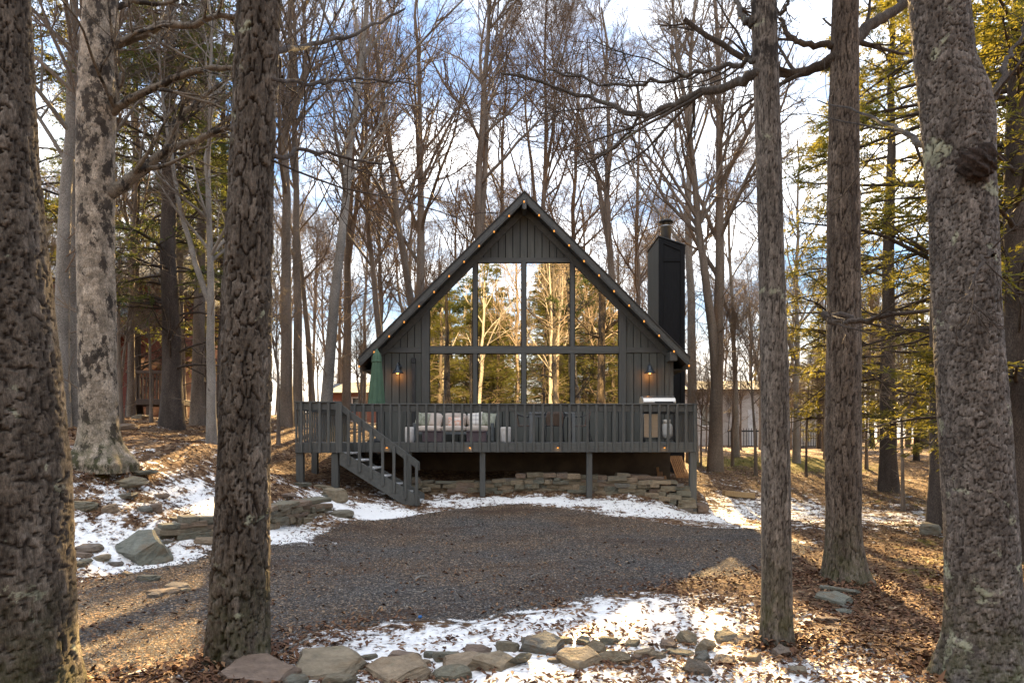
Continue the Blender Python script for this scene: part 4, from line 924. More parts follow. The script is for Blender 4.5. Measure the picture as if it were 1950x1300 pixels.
# ---- foreground trunks with modelled bark
def cell(u, v, nu, seed):
    """cellular noise, periodic in u over nu cells -> F1, F2, id"""
    iu = np.floor(u); iv = np.floor(v); F1 = np.full(u.shape, 9.0); F2 = np.full(u.shape, 9.0); ID = np.zeros(u.shape); DY_ = np.zeros(u.shape)
    for du in (-1, 0, 1):
        for dv in (-1, 0, 1):
            cu = iu + du; cv = iv + dv; cm = np.mod(cu, nu)
            dx = cu + 0.05 + 0.9 * _h(cm, cv, seed) - u; dy = cv + 0.05 + 0.9 * _h(cm, cv, seed + 5) - v; d = np.hypot(dx, dy); h = _h(cm, cv, seed + 9)
            n = d < F1; F2 = np.where(n, F1, np.minimum(F2, d)); ID = np.where(n, h, ID); DY_ = np.where(n, dy, DY_); F1 = np.where(n, d, F1)
    return F1, F2, ID, DY_
def big_trunk(name, loc_y, rows, label, bark, mat, top=None, flare=1.0, cellh=0.10, cellw=0.05, amp=0.02, nseg=110, dz=0.0125, seed=1, burls=(), sq=0.0, group=None, crown=None, limbs=(), mossy_=0.55):
    """rows: (py, left px, right px) from bottom to top of the photo, at distance loc_y"""
    c = []
    for py, l, r_ in rows: c.append((az(py, loc_y), ax((l + r_) / 2, loc_y), (r_ - l) / 2 / FPX * loc_y))
    c.sort(); c = np.array(c); zb = gzf(c[0, 1], loc_y)
    base = np.array((c[0, 1], loc_y, zb))
    ztop = c[-1, 0] if top is None else top
    Zs = np.arange(min(zb, c[0, 0]) - 0.15, min(ztop, c[-1, 0] + 0.6), dz)
    slope_x = (c[-1, 1] - c[-2, 1]) / (c[-1, 0] - c[-2, 0]); slope_r = (c[-1, 2] - c[-2, 2]) / (c[-1, 0] - c[-2, 0])
    def at_z(z):
        x = np.interp(z, c[:, 0], c[:, 1]) + np.maximum(z - c[-1, 0], 0) * slope_x * 0.6
        r = np.interp(z, c[:, 0], c[:, 2]) * np.where(z > c[-1, 0], np.clip(1 - (z - c[-1, 0]) / (max(ztop - c[-1, 0], 0.1)) * 0.85, 0.08, 1), 1)
        return x, r
    th = np.arange(nseg) * 2 * math.pi / nseg
    TH, ZG = np.meshgrid(th, Zs); cx_, r0 = at_z(ZG)
    nu = max(6, int(round(2 * math.pi * r0.mean() / cellw))); u = TH / (2 * math.pi) * nu; K = nu / 6.5; zc_ = ZG / cellh
    CT, ST = np.cos(TH), np.sin(TH)
    n1 = fbm(CT * K + zc_ * 0.9, ST * K + zc_ * 0.6, seed, 3) - 0.5; n2 = fbm(CT * K - zc_ * 0.7 + 40, ST * K + zc_ * 0.8, seed + 6, 3) - 0.5; n3 = fbm(CT * K * 0.4 + zc_ * 0.2 + 9, ST * K * 0.4 + zc_ * 0.3, seed + 1, 2) - 0.5
    F1, F2, ID, DV = cell(u + n1 * 1.1 + n3 * 1.6, zc_ + n2 * 1.0, nu, seed)
    hf0 = fbm(CT * K * 4, ST * K * 4 + zc_ * 3, seed + 4, 2) - 0.5
    plate = sstep(0.01, 0.13, F2 - F1 + hf0 * 0.14)
    G1, G2, ID2, DV2 = cell(u * 2 + n2 * 1.8, zc_ * 2.2 + n1 * 1.8, nu * 2, seed + 3)
    rel = plate * (0.55 + 0.45 * ID) * 0.78 + sstep(0.0, 0.16, G2 - G1) * 0.22 * plate * (0.5 + 0.5 * ID2)
    hf = fbm(CT * 14 + seed, ST * 14 + ZG * 9, seed + 2, 3) - 0.5 + hf0 * 0.5
    lob = (fbm(np.cos(TH) * 1.3 + seed, np.sin(TH) * 1.3 + ZG * 0.5, seed + 8, 3) - 0.5) * 0.14
    rr = r0 * (1 + lob) + amp * (rel - 0.75) + hf * amp * 0.35
    gh = np.clip((ZG - zb) / 0.55, 0, 1)
    rr = rr * (1 + flare * 0.35 * (1 - gh) ** 2.2 * (1 + 0.5 * np.cos(TH * 5 + seed) + 0.25 * np.cos(TH * 3 + seed * 2)))
    for bz, ba, bh, bw, bamp in burls:
        dd = np.angle(np.exp(1j * (TH - ba)))
        rr = rr + bamp * np.exp(-((ZG - bz) / bh) ** 2 - (dd / bw) ** 2)
    V = np.stack([cx_ + np.cos(TH) * rr, loc_y + np.sin(TH) * rr * 0.98, ZG], -1)
    n_z = len(Zs); idx = np.arange(n_z * nseg).reshape(n_z, nseg); A = idx[:-1]; B = idx[1:]
    F = np.stack([A, np.roll(A, -1, 1), np.roll(B, -1, 1), B], -1).reshape(-1, 4)
    root = thing(name, base, label, 'tree', group)
    Vf = V.reshape(-1, 3) - base
    me = new_mesh('trunk', Vf, F); smooth(me)
    set_attr(me, 'moss', (np.clip(1 - (ZG - zb) / 0.9, 0, 1) * mossy_).ravel())
    set_attr(me, 'tone', (0.62 * ID + 0.38 * ID2).ravel()); set_attr(me, 'inner', (np.clip(1 - plate, 0, 1)).ravel())
    put('trunk', me, mat, base, root)
    # upper stem beyond the frame, with limbs
    zz = np.linspace(Zs[-1] - 0.05, ztop, 12); xx, r2 = at_z(zz)
    vf = [tubes(np.stack([xx, np.full(12, loc_y), zz], -1), r2 * 0.97, 16)]
    if ztop > Zs[-1] + 0.5: part('upper_stem', vf[0], mat, root, True)
    return root, at_z
t1, f1 = big_trunk('pine_tree', 4.3, [(1340, -90, 131), (1150, -86, 125), (900, -80, 118), (700, -76, 103), (500, -66, 82), (300, -50, 64), (100, -35, 56), (-40, -30, 50)],
                   'massive scaly-barked trunk cut by the left edge of the photo', 'pine', M['bark_pine'], top=13, flare=0.3, cellh=0.14, cellw=0.044, amp=0.024, seed=3, dz=0.010)
t2, f2 = big_trunk('pine_tree', 5.0, [(1290, 392, 516), (1240, 396, 512), (1050, 406, 512), (900, 414, 512), (700, 420, 514), (500, 428, 516), (300, 440, 521), (100, 450, 530), (-40, 456, 536)],
                   'dark rough-barked trunk with lichen spots rising left of the cabin', 'pine', M['bark_pine'], top=14, flare=0.28, cellh=0.19, cellw=0.052, amp=0.032, seed=7, dz=0.010)
t3, f3 = big_trunk('maple_tree', 5.45, [(1255, 1450, 1514), (1180, 1451, 1508), (900, 1451, 1505), (700, 1449, 1501), (400, 1443, 1490), (200, 1437, 1484), (0, 1431, 1477), (-40, 1430, 1476)],
                   'slim smooth grey trunk with black blotches right of the chimney', 'maple', M['bark_maple'], top=13, flare=0.30, cellh=0.20, cellw=0.022, amp=0.010, seed=12, nseg=80)
t4, f4 = big_trunk('maple_tree', 8.0, [(1112, 1568, 1652), (1080, 1572, 1645), (1000, 1575, 1638), (800, 1573, 1637), (600, 1577, 1636), (400, 1576, 1635), (200, 1580, 1634), (0, 1586, 1634), (-40, 1587, 1634)],
                   'furrowed brown trunk flaring at its base above the stepping stones', 'oak', M['bark_oak'], top=16, flare=0.65, cellh=0.30, cellw=0.036, amp=0.022, seed=15, dz=0.018)
t5, f5 = big_trunk('spruce_tree', 4.75, [(1300, 1800, 1945), (1200, 1806, 1938), (1000, 1806, 1926), (800, 1796, 1914), (600, 1786, 1898), (420, 1778, 1890), (300, 1768, 1882), (180, 1757, 1872), (120, 1748, 1850), (0, 1737, 1838), (-40, 1734, 1834)],
                   'thick grey flaky trunk with a dark burl near the right edge', 'spruce', M['bark_spruce'], top=13, flare=0.75, cellh=0.060, cellw=0.036, amp=0.015, seed=19, dz=0.009,
                   burls=((az(235, 4.75), -0.3, 0.22, 0.7, 0.025),), nseg=130)
bm = bmesh.new(); bmesh.ops.create_icosphere(bm, subdivisions=5, radius=1.0)
for v_ in bm.verts:
    c = v_.co; a1 = float(fbm(np.array([c.x * 2.6 + c.z * 2.1 + 5]), np.array([c.y * 2.6 - c.z * 2.2]), 4, 4)[0]) - 0.5
    v_.co = c * (1 + a1 * 0.9)
V_ = np.array([v_.co[:] for v_ in bm.verts]) * (0.115, 0.10, 0.125); F_ = [[q.index for q in f.verts] for f in bm.faces]; bm.free()
xb_, rb0 = f5(np.array([az(312, 4.75)]))
part('burl', (V_ + (ax(1852, 4.6), 4.75 - rb0[0] * 0.90, az(314, 4.58)), F_), M['bark_burl'], t5, True)
t6, f6 = big_trunk('birch_tree', 11.0, [(870, 148, 232), (840, 152, 226), (800, 155, 222), (700, 154, 218), (500, 151, 214), (300, 150, 214), (150, 154, 218), (0, 162, 222), (-40, 164, 224)],
                   'mottled pale birch with mossy flared roots on the left slope', 'birch', M['bark_birch'], top=17, flare=1.3, cellh=0.20, cellw=0.09, amp=0.016, seed=23, dz=0.022, nseg=90)

def limb(root, pts, r0, r1, Y, mat, seed, nsub=9, dy=0.0, n=26, sub_len=0.5):
    """a big limb through photo points at distance Y (receding by dy), with twigs"""
    k = len(pts); P = np.array([at(px, py, Y + dy * i / (k - 1)) for i, (px, py) in enumerate(pts)])
    f_ = {t1.name: f1, t2.name: f2, t3.name: f3, t4.name: f4, t5.name: f5, t6.name: f6}[root.name]; xc, rc = f_(np.array([P[0, 2]]))
    if abs(P[0, 0] - xc[0]) < 2.2 * rc[0]: P = np.vstack([[xc[0] + 0.25 * (P[0, 0] - xc[0]), P[0, 1], P[0, 2] - 0.03], P])    # root it inside the trunk
    P = spline(P, n); Rr = np.linspace(r0, r1, n); r_ = np.random.default_rng(seed)
    P = P + r_.normal(0, 0.012, P.shape)
    S, SR = grow(P[None], Rr[None], r_, max(3, int(nsub * 0.7)), 0.2, 1.0, 42, sub_len * 1.1, 10, 0.5, 0.015, 0.09, 0.006)
    S2, SR2 = grow(S, SR, r_, 5, 0.2, 1.0, 40, 0.5, 7, 0.6, 0.015, 0.10, 0.004)
    S3, SR3 = grow(S2, SR2, r_, 3, 0.2, 1.0, 40, 0.5, 4, 0.7, 0.015, 0.12, 0.003)
    part('limb', catnum(tubes(P, Rr, 10), tubes(S, SR, 6), tubes(S2, SR2, 4), tubes(S3, SR3, 3)), mat, root, True)
limb(t6, [(216, 85), (260, 72), (310, 48), (370, 48), (420, 28), (500, 40)], 0.085, 0.03, 11.0, M['bark_birch'], 1, 10, -0.8)
limb(t6, [(212, 215), (250, 190), (320, 155), (385, 135), (450, 130), (540, 150)], 0.075, 0.03, 11.0, M['bark_birch'], 2, 10, -0.6)
limb(t6, [(212, 365), (245, 345), (290, 310), (325, 275), (350, 215), (420, 160)], 0.12, 0.03, 11.0, M['bark_birch'], 3, 10, 0.3)
limb(t6, [(318, 285), (370, 268), (430, 245), (520, 235)], 0.065, 0.03, 11.05, M['bark_birch'], 4, 8, -0.3)
limb(t6, [(212, 205), (228, 170), (235, 140), (220, 110)], 0.05, 0.02, 11.0, M['bark_birch'], 5, 6, -0.3)
limb(t6, [(215, 20), (250, 5), (310, 8), (400, -20)], 0.06, 0.02, 11.0, M['bark_birch'], 6, 10, 0.4)
limb(t3, [(1437, 140), (1400, 158), (1330, 180), (1280, 200), (1215, 218), (1150, 195), (1060, 165), (960, 140)], 0.045, 0.012, 5.45, M['bark_maple'], 7, 12, 1.6, 40, 0.35)
limb(t3, [(1437, 118), (1400, 122), (1330, 138), (1240, 158), (1150, 160), (1040, 130)], 0.026, 0.009, 5.45, M['bark_maple'], 8, 12, 1.4, 40, 0.35)
limb(t3, [(1432, 45), (1410, 30), (1405, 5), (1380, -20)], 0.028, 0.015, 5.45, M['bark_maple'], 9, 6, 0.6)
limb(t3, [(1216, 218), (1200, 250), (1160, 285), (1090, 310)], 0.016, 0.006, 6.45, M['bark_maple'], 10, 7, 0.6)
limb(t4, [(1585, 110), (1560, 128), (1500, 140), (1460, 130), (1400, 100), (1300, 40)], 0.075, 0.03, 8.0, M['bark_oak'], 11, 10, 1.0)
limb(t4, [(1625, 80), (1660, 45), (1720, 10), (1800, -40)], 0.08, 0.05, 8.0, M['bark_oak'], 12, 8, 0.6)
limb(t4, [(1582, 86), (1530, 84), (1500, 65), (1488, 35), (1500, 0)], 0.045, 0.02, 8.0, M['bark_oak'], 13, 6, 0.2)
limb(t4, [(1574, 600), (1590, 612), (1640, 612), (1700, 600), (1770, 588)], 0.045, 0.018, 7.65, M['bark_dark'], 14, 7, -0.6)
limb(t5, [(1885, 480), (1860, 510), (1840, 560), (1825, 575)], 0.014, 0.004, 4.45, M['bark_dark'], 15, 3, -0.35, 20, 0.5)
limb(t5, [(1890, 190), (1910, 130), (1930, 90), (1960, 20)], 0.03, 0.008, 4.75, M['bark_dark'], 16, 4, 0.6)
limb(t2, [(520, 300), (600, 285), (700, 310), (760, 310)], 0.02, 0.008, 5.0, M['bark_dark'], 17, 8, 2.0)
limb(t2, [(525, 100), (590, 85), (680, 60), (770, 20)], 0.028, 0.01, 5.0, M['bark_dark'], 18, 9, 2.0)
limb(t2, [(524, 150), (600, 160), (690, 150), (790, 160)], 0.02, 0.008, 5.0, M['bark_dark'], 19, 9, 2.4)
limb(t5, [(1775, 300), (1740, 262), (1690, 240), (1630, 215), (1560, 190)], 0.035, 0.006, 4.9, M['bark_spruce'], 20, 5, 3.0)
# boughs above the frame on the evergreen foreground trees
for root, f, Y, sd_, mtl in ((t1, f1, 4.3, 61, M['needles_dark']), (t2, f2, 5.0, 62, M['needles']), (t5, f5, 4.75, 63, M['needles_dark'])):
    _, cr_ = conifer(sd_, 8.0, 0.2, 0.6, 18, 2.0, sub=8, dead=0, leaf=0.07)
    x, _r = f(np.array([7.6])); o = put('crown', cr_, mtl, (x[0], Y, 7.0), root)
for root, f, Y, sd_ in ((t3, f3, 5.45, 64), (t4, f4, 8.0, 65), (t6, f6, 11.0, 66)):
    r_ = np.random.default_rng(sd_); zt = f(np.array([0.0]))
    zc_ = np.linspace(6.6 if Y < 7 else 8.4 if Y < 9 else 9.6, 13 if Y < 7 else 16, 10); xx, rr_ = f(zc_)
    P = np.stack([xx, np.full(10, Y), zc_], -1)[None]; Rr = rr_[None]
    L1, R1 = grow(P, Rr, r_, 14, 0.0, 0.95, 55, 0.30, 8, 0.5, 0.05, 0.1, 0.012, lfix=10); L2, R2 = grow(L1, R1, r_, 7, 0.2, 1, 42, 0.5, 6, 0.6, 0.04, 0.13, 0.008); L3, R3 = grow(L2, R2, r_, 6, 0.2, 1, 40, 0.5, 4, 0.7, 0.04, 0.15, 0.005)
    part('crown', catnum(tubes(L1, R1, 6), tubes(L2, R2, 4), tubes(L3, R3, 3)), M['bark_wood'], root, True)

# ---- middle distance trees, each told apart
def mid(proto, px, Y, label, scale=1.0, rz=None, tilt=(0, 0), group='bare trees around the cabin'):
    if 1395 < px < 1560: scale *= 0.78
    return place(proto, ax(px, Y), Y, label, group, scale, rz, None, 'tree', tilt)
mid(PALE[0], 117, 15.2, 'left one of two tall grey beech trunks behind the mottled birch', 1.0, 0.3)
mid(PALE[0], 141, 15.6, 'right one of two tall grey beech trunks behind the mottled birch', 0.9, 2.5)
mid(BARE[0], 168, 13.6, 'dark slim trunk half hidden behind the mottled birch', 0.8, 1.0)
mid(BARE[0], 376, 19.5, 'straight brown trunk standing between the dark spruce and red shed', 1.05, 4.0)
mid(PALE[1], 404, 15.2, 'thin leaning pale trunk just left of the lichen-spotted foreground trunk', 0.62, 2.2, (0, 0.06))
mid(BARE[0], 545, 21.5, 'left trunk of the dark pair left of the deck landing', 1.1, 0.4, (0, 0.015))
mid(BARE[4], 566, 22.5, 'right trunk of the dark pair left of the deck landing', 1.0, 2.0, (0, 0.02))
mid(PALE[0], 617, 21.0, 'smooth grey trunk leaning right above the stair landing', 1.15, 0.8, (0, 0.075))
mid(BARE[5], 596, 30.0, 'slender bare tree behind the leaning grey trunk', 0.9, 2.8)
mid(BARE[1], 660, 29.0, 'forked bare tree behind the green umbrella', 1.0, 1.2)
mid(BARE[5], 735, 28.0, 'bare tree leaning left above the roof\'s left slope', 1.0, 3.4)
mid(BARE[2], 795, 27.0, 'dark double-stemmed tree rising behind the middle of the left roof slope', 1.05, 0.2)
mid(BARE[1], 908, 27.5, 'stout bare tree behind the roof just left of the ridge', 1.25, 1.57)
mid(BARE[3], 960, 31, 'slender bare tree close left of the ridge', 1.2)
mid(BARE[4], 1030, 30, 'tall bare tree just right of the ridge', 1.15)
mid(BARE[0], 1085, 33, 'straight bare tree above the third window mullion', 1.1)
mid(BARE[1], 1165, 28, 'dark forked tree behind the upper right roof slope', 1.1, 3.0)
mid(BARE[3], 1215, 32, 'slender bare tree immediately left of the chimney', 1.2)
mid(PALE[0], 1318, 25.0, 'pale blotched trunk immediately right of the chimney', 1.15, 1.9)
mid(BARE[2], 1362, 22.5, 'big dark trunk forking low beside the right deck corner', 1.0, 0.0)
mid(PALE[0], 1402, 27.0, 'grey trunk behind the low-forking tree, beside the pale building', 0.95)
mid(PALE[1], 1517, 25.0, 'golden-lit pale trunk between the two right foreground trunks', 0.9, 2.0)
mid(BARE[3], 250, 23.0, 'thin bare tree in front of the red house', 0.9)
mid(BARE[0], 345, 26.0, 'brown trunk behind the dark spruce', 1.0)
# evergreens
def ev(proto, px, Y, label, scale=1.0, rz=None, group='evergreens in the wood'): return place(proto, ax(px, Y), Y, label, group, scale, rz)
ev(SPR[0], 326, 17.8, 'dark spruce with bare lower limbs in front of the red house deck', 1.0, 0.5)
ev(SPR[0], 255, 25.0, 'tall dark green spruce above the red house roof', 0.95, 2.0)
ev(HEM[0], 60, 19.0, 'green hemlock behind the massive left-edge trunk', 0.95, 1.0)
ev(SPR[0], 150, 38.0, 'far dark spruce behind the red house, left of the birch', 1.2, 4.4)
ev(HEM[0], 385, 29.0, 'distant green hemlock above the red shed', 1.1, 1.4)
ev(SPR[0], 425, 24.0, 'dark spruce behind the lichen-spotted foreground trunk', 0.85, 3.6)
ev(HEM[2], 1790, 12.6, 'golden-lit hemlock with mossy trunk left of the grey burled trunk', 1.05, 0.7)
ev(HEM[0], 1932, 10.5, 'dark hemlock trunk behind the right-edge burled tree', 1.05, 2.2)
ev(HEM[0], 1690, 19.0, 'hemlock with drooping boughs behind the furrowed brown trunk', 1.05, 3.9)
ev(HEM[2], 1585, 21.5, 'hemlock with low golden boughs between the right foreground trunks', 0.95, 5.0)
ev(HEM[0], 1890, 17.5, 'tall hemlock far right behind the burled trunk', 1.1, 5.5)
ev(HEM[1], 1480, 50.0, 'distant hemlock beside the pale building', 0.9, 1.5)
ev(HEM[1], 2080, 13.0, 'hemlock at the extreme right edge of the photo', 1.0, 4.2)
for i, (px, Y) in enumerate([(1560, 38), (1630, 30), (1660, 44), (1745, 27), (1760, 40), (1830, 33), (1860, 25), (1935, 30), (1990, 38), (2010, 22)]):
    ev(HEM[(1, 0, 1, 1, 0, 1, 0, 1, 0, 1)[i]], px, Y, 'background hemlock in the golden thicket behind the right-hand trunks', (0.62, 0.7, 0.8, 0.55, 0.8, 0.62, 0.7, 0.8, 0.9, 0.8)[i], i * 1.3, 'background hemlocks on the right')
# far wood
r_ = np.random.default_rng(5); n_far = 0
FARL = 'distant bare tree in the dense wood behind the cabin'
pxs = np.linspace(-150, 2100, 74) + r_.uniform(-14, 14, 74)
for i, px in enumerate(pxs):
    Y = float(r_.choice([36, 41, 47, 54, 62, 72])) + r_.uniform(-2, 2)
    pr = (BARE + PALE)[int(r_.integers(0, 8))]
    place(pr, ax(px, Y), Y, FARL, 'distant bare trees', float(r_.uniform(0.85, 1.1)) * (0.78 + (Y - 36) / 70) * (0.72 if 1330 < px < 1800 else 1.0), float(r_.uniform(0, 6.28)))
# saplings and shrubs
SAPL = [('bare_sapling', p[1], p[2], p[3], p[4]) for p in BARE]
for i, (px, Y) in enumerate([(505, 17), (530, 19), (690, 24), (1335, 23.5), (1395, 24), (1440, 22), (1475, 24), (1535, 22), (1570, 26), (1620, 20), (1650, 24), (1700, 23), (1720, 16), (310, 21), (230, 17.5), (288, 19), (90, 16), (1850, 21), (460, 24), (1345, 30), (1410, 33), (1460, 30)]):
    place(SAPL[i % 6], ax(px, Y), Y, 'thin bare sapling growing among the trunks beside the cabin', 'bare saplings', 0.20 + 0.16 * random.random(), None, None, 'sapling')
rs_ = np.random.default_rng(77)
for i in range(84):
    Y = float(rs_.uniform(27, 62)); px = float(rs_.uniform(-40, 2000)) if i < 52 else float(rs_.uniform(1320, 1950))
    if 730 < px < 1270 and Y < 30: continue
    place(SAPL[i % 6], ax(px, Y), Y, 'far thin sapling in the brush along the woodland horizon', 'brush saplings on the horizon', float(rs_.uniform(0.20, 0.42)), float(rs_.uniform(0, 6.28)), None, 'sapling')
# the wood on the camera's side of the drive, mirrored in the windows
BEH = 'tree across the drive seen only mirrored in the cabin windows'
rb_ = np.random.default_rng(17)
for i in range(72):
    y_ = -17 - 3.0 * (i // 4) + rb_.uniform(-1.5, 1.5); x_ = -15 + 9.5 * (i % 4) + 2.4 * ((i // 4) % 3) + rb_.uniform(-1.6, 1.6)
    place(HEM[i % 2], x_, y_, 'evergreen ' + BEH, 'evergreens across the drive', float(rb_.uniform(0.85, 1.15)) * (1.0 + 0.011 * -y_), float(rb_.uniform(0, 6.28)))
for x_, y_, pr, sc_ in [(-2.4, -12, PALE[0], 1.05), (-7.0, -15, BARE[1], 1.1), (2.9, -13, PALE[1], 1.0), (6.8, -14.5, BARE[0], 1.1), (-12, -14, BARE[4], 1.1), (0.6, -19, BARE[0], 1.1), (12, -13, BARE[1], 1.1), (-6, -22, PALE[0], 1.2), (4, -24, BARE[4], 1.2), (10, -22, PALE[0], 1.2)]:
    place(pr, x_, y_, 'bare ' + BEH, 'bare trees across the drive', sc_)

# ------------------------------------------------------------------ neighbouring buildings
def building(name, label, x0, x1, y0, y1, z0, z1, wall, roofm, ridge=None, over=0.35, ridge_x=True):
    o = thing(name, ((x0 + x1) / 2, y0, z0), label, 'house' if 'house' in name else 'building')
    wl = part('wall', box(x0, x1, y0, y1, z0 - 0.6, z1, 0), wall, o)
    if ridge is None:
        part('roof', box(x0 - over, x1 + over, y0 - over, y1 + over, z1 + 0.002, z1 + 0.28, 0.02), roofm, o)
    elif ridge_x:
        ym = (y0 + y1) / 2
        V = [(x0 - over, y0 - over, z1 - 0.1), (x1 + over, y0 - over, z1 - 0.1), (x1 + over, y1 + over, z1 - 0.1), (x0 - over, y1 + over, z1 - 0.1), (x0 - over, ym, ridge), (x1 + over, ym, ridge)]
        part('roof', (np.array(V, float) + (0, 0, 0.105), [[0, 1, 5, 4], [2, 3, 4, 5], [0, 4, 3], [1, 2, 5], [3, 2, 1, 0]]), roofm, o)
    else:
        xm = (x0 + x1) / 2
        V = [(x0 - over, y0 - over, z1 - 0.1), (x1 + over, y0 - over, z1 - 0.1), (x1 + over, y1 + over, z1 - 0.1), (x0 - over, y1 + over, z1 - 0.1), (xm, y0 - over, ridge), (xm, y1 + over, ridge)]
        part('roof', (np.array(V, float) + (0, 0, 0.105), [[0, 1, 4], [1, 2, 5, 4], [2, 3, 5], [3, 0, 4, 5], [3, 2, 1, 0]]), roofm, o)
    return o
def win(o, x0, x1, y, z0, z1, trim):
    f = part('window', join(box(x0 - 0.08, x0, y - 0.05, y - 0.002, z0 - 0.08, z1 + 0.08, 0), box(x1, x1 + 0.08, y - 0.05, y - 0.002, z0 - 0.08, z1 + 0.08, 0), box(x0, x1, y - 0.05, y - 0.002, z1, z1 + 0.08, 0), box(x0, x1, y - 0.05, y - 0.002, z0 - 0.08, z0, 0)), trim, o)
    part('pane', box(x0, x1, y - 0.02, y - 0.003, z0, z1, 0), M['dark_glass'], f)
RHY = 26.0
rh = building('red_house', 'dark red two-storey house half hidden by trunks at the left', ax(40, RHY), ax(268, RHY), RHY, RHY + 8, gzf(-14, RHY), az(535, RHY), M['red_siding'], M['grey_roof'], az(440, RHY), 0.6)
part('lower_roof', (np.array([(ax(60, RHY), RHY - 1.5, az(642, RHY)), (ax(282, RHY), RHY - 1.5, az(642, RHY)), (ax(282, RHY), RHY - 0.01, az(618, RHY)), (ax(60, RHY), RHY - 0.01, az(618, RHY)),
                          (ax(60, RHY), RHY - 1.5, az(648, RHY)), (ax(282, RHY), RHY - 1.5, az(648, RHY)), (ax(282, RHY), RHY - 0.01, az(624, RHY)), (ax(60, RHY), RHY - 0.01, az(624, RHY))]), [[0, 1, 2, 3], [7, 6, 5, 4], [0, 4, 5, 1], [1, 5, 6, 2], [2, 6, 7, 3], [3, 7, 4, 0]]), M['grey_roof'], rh)
win(rh, ax(105, RHY), ax(140, RHY), RHY, az(690, RHY), az(655, RHY), M['white_trim']); win(rh, ax(225, RHY), ax(245, RHY), RHY, az(600, RHY), az(565, RHY), M['white_trim'])
for px in (250, 285, 318, 338):
    x = ax(px, 24.6); part('deck_post', box(x - 0.08, x + 0.08, 24.5, 24.66, gzf(x, 24.6) - 0.3, az(762, 24.6), 0.01), M['brown_wood'], rh)
part('deck_floor', box(ax(246, 24.6), ax(342, 24.6), 24.4, 25.98, az(771, 24.6), az(760, 24.6), 0.01), M['brown_wood'], rh)
part('deck_rail', box(ax(246, 24.6), ax(342, 24.6), 24.4, 24.46, az(712, 24.6), az(706, 24.6), 0.01), M['brown_wood'], rh)
for i in range(15):
    x = ax(250 + i * 6.4, 24.6); part('deck_baluster', box(x - 0.025, x + 0.025, 24.47, 24.52, az(760, 24.6), az(708, 24.6), 0), M['brown_wood'], rh)
sh = building('red_shed', 'small barn-red shed far left between trunks', ax(391, 30), ax(425, 30), 30, 32, gzf(ax(400, 30), 30), az(762, 30), M['red_siding'], M['grey_roof'], az(752, 30), 0.15)
ph = building('faded_red_house', 'faded red house glimpsed behind the deck landing railing', ax(628, 42), ax(745, 42), 42, 49, gzf(ax(690, 42), 42), az(748, 42), M['rose_siding'], M['grey_roof'], az(722, 42), 0.4)
win(ph, ax(672, 42), ax(684, 42), 42, az(778, 42), az(758, 42), M['white_trim'])
pb = building('pale_building', 'long pale low building with grey roof behind the right trunks', ax(1305, 46), ax(1625, 46), 46, 56, gzf(ax(1450, 46), 46), az(742, 46), M['pale_siding'], M['grey_roof'], az(716, 46), 0.5)
for a in (1335, 1470, 1585): win(pb, ax(a, 46), ax(a + 16, 46), 46, az(810, 46), az(770, 46), M['white_trim'])
part('door', box(ax(1424, 46), ax(1438, 46), 45.95, 45.998, gzf(ax(1430, 46), 46), az(780, 46), 0.01), M['white_trim'], pb)
fence = thing('picket_fence', (ax(1420, 43), 43, gzf(ax(1420, 43), 43)), 'low black picket fence in front of the pale building', 'fence')
fx0, fx1 = ax(1385, 43), ax(1560, 43); fz = gzf(ax(1420, 43), 43)
part('fence_rail', box(fx0, fx1, 42.98, 43.02, az(822, 43), az(819, 43), 0), M['dark_metal'], fence); part('fence_rail', box(fx0, fx1, 42.98, 43.02, az(852, 43), az(849, 43), 0), M['dark_metal'], fence)
for i in range(36):
    x = fx0 + 0.05 + i * (fx1 - fx0 - 0.1) / 35; part('picket', box(x - 0.02, x + 0.02, 42.955, 42.978, az(860, 43), az(815, 43), 0), M['dark_metal'], fence)

# ------------------------------------------------------------------ deck furniture
def cushion(w, d, h, r=0.05, puff=0.15, seed=0, n=10):
    """soft box centred on the origin"""
    bm = bmesh.new(); bmesh.ops.create_cube(bm, size=1.0); bmesh.ops.subdivide_edges(bm, edges=list(bm.edges), cuts=4, use_grid_fill=True)
    V = np.array([v.co[:] for v in bm.verts]); F = [[v.index for v in f.verts] for f in bm.faces]; bm.free()
    q = V * 2; l = (np.abs(q) ** 6).sum(1, keepdims=True) ** (1 / 6.0); q = q / l          # rounded corners
    V = q * np.array((w, d, h)) / 2
    th = (1 - (np.abs(q[:, 0]) ** 2.5)) * (1 - np.abs(q[:, 2]) ** 2.5 if d < min(w, h) else 1 - np.abs(q[:, 1]) ** 2.5)
    axn = 1 if d < min(w, h) else 2
    V[:, axn] *= 1 + puff * th
    return V, F
def pillow(w, h, d):
    bm = bmesh.new(); bmesh.ops.create_grid(bm, x_segments=10, y_segments=10, size=0.5)
    V = np.array([v.co[:] for v in bm.verts]); F = [[v.index for v in f.verts] for f in bm.faces]; bm.free()
    u = V[:, 0] * 2; v = V[:, 1] * 2
    th = np.clip((1 - u ** 2) * (1 - v ** 2), 0, 1) ** 0.42
    pin = 1 - 0.09 * (1 - v ** 2) * u ** 2 ; pin2 = 1 - 0.09 * (1 - u ** 2) * v ** 2
    A = np.stack([u * pin * w / 2, -th * d / 2, v * pin2 * h / 2], -1); B = A.copy(); B[:, 1] = th * d / 2 + 0.001
    n = len(A); return np.vstack([A, B]), F + [[i + n for i in f[::-1]] for f in F]
SY = 18.05
sx0, sx1 = ax(789, SY), ax(941, SY); sofa = thing('outdoor_sofa', ((sx0 + sx1) / 2, SY, FLOOR), 'long grey outdoor sofa with cream cushions on the deck', 'sofa')
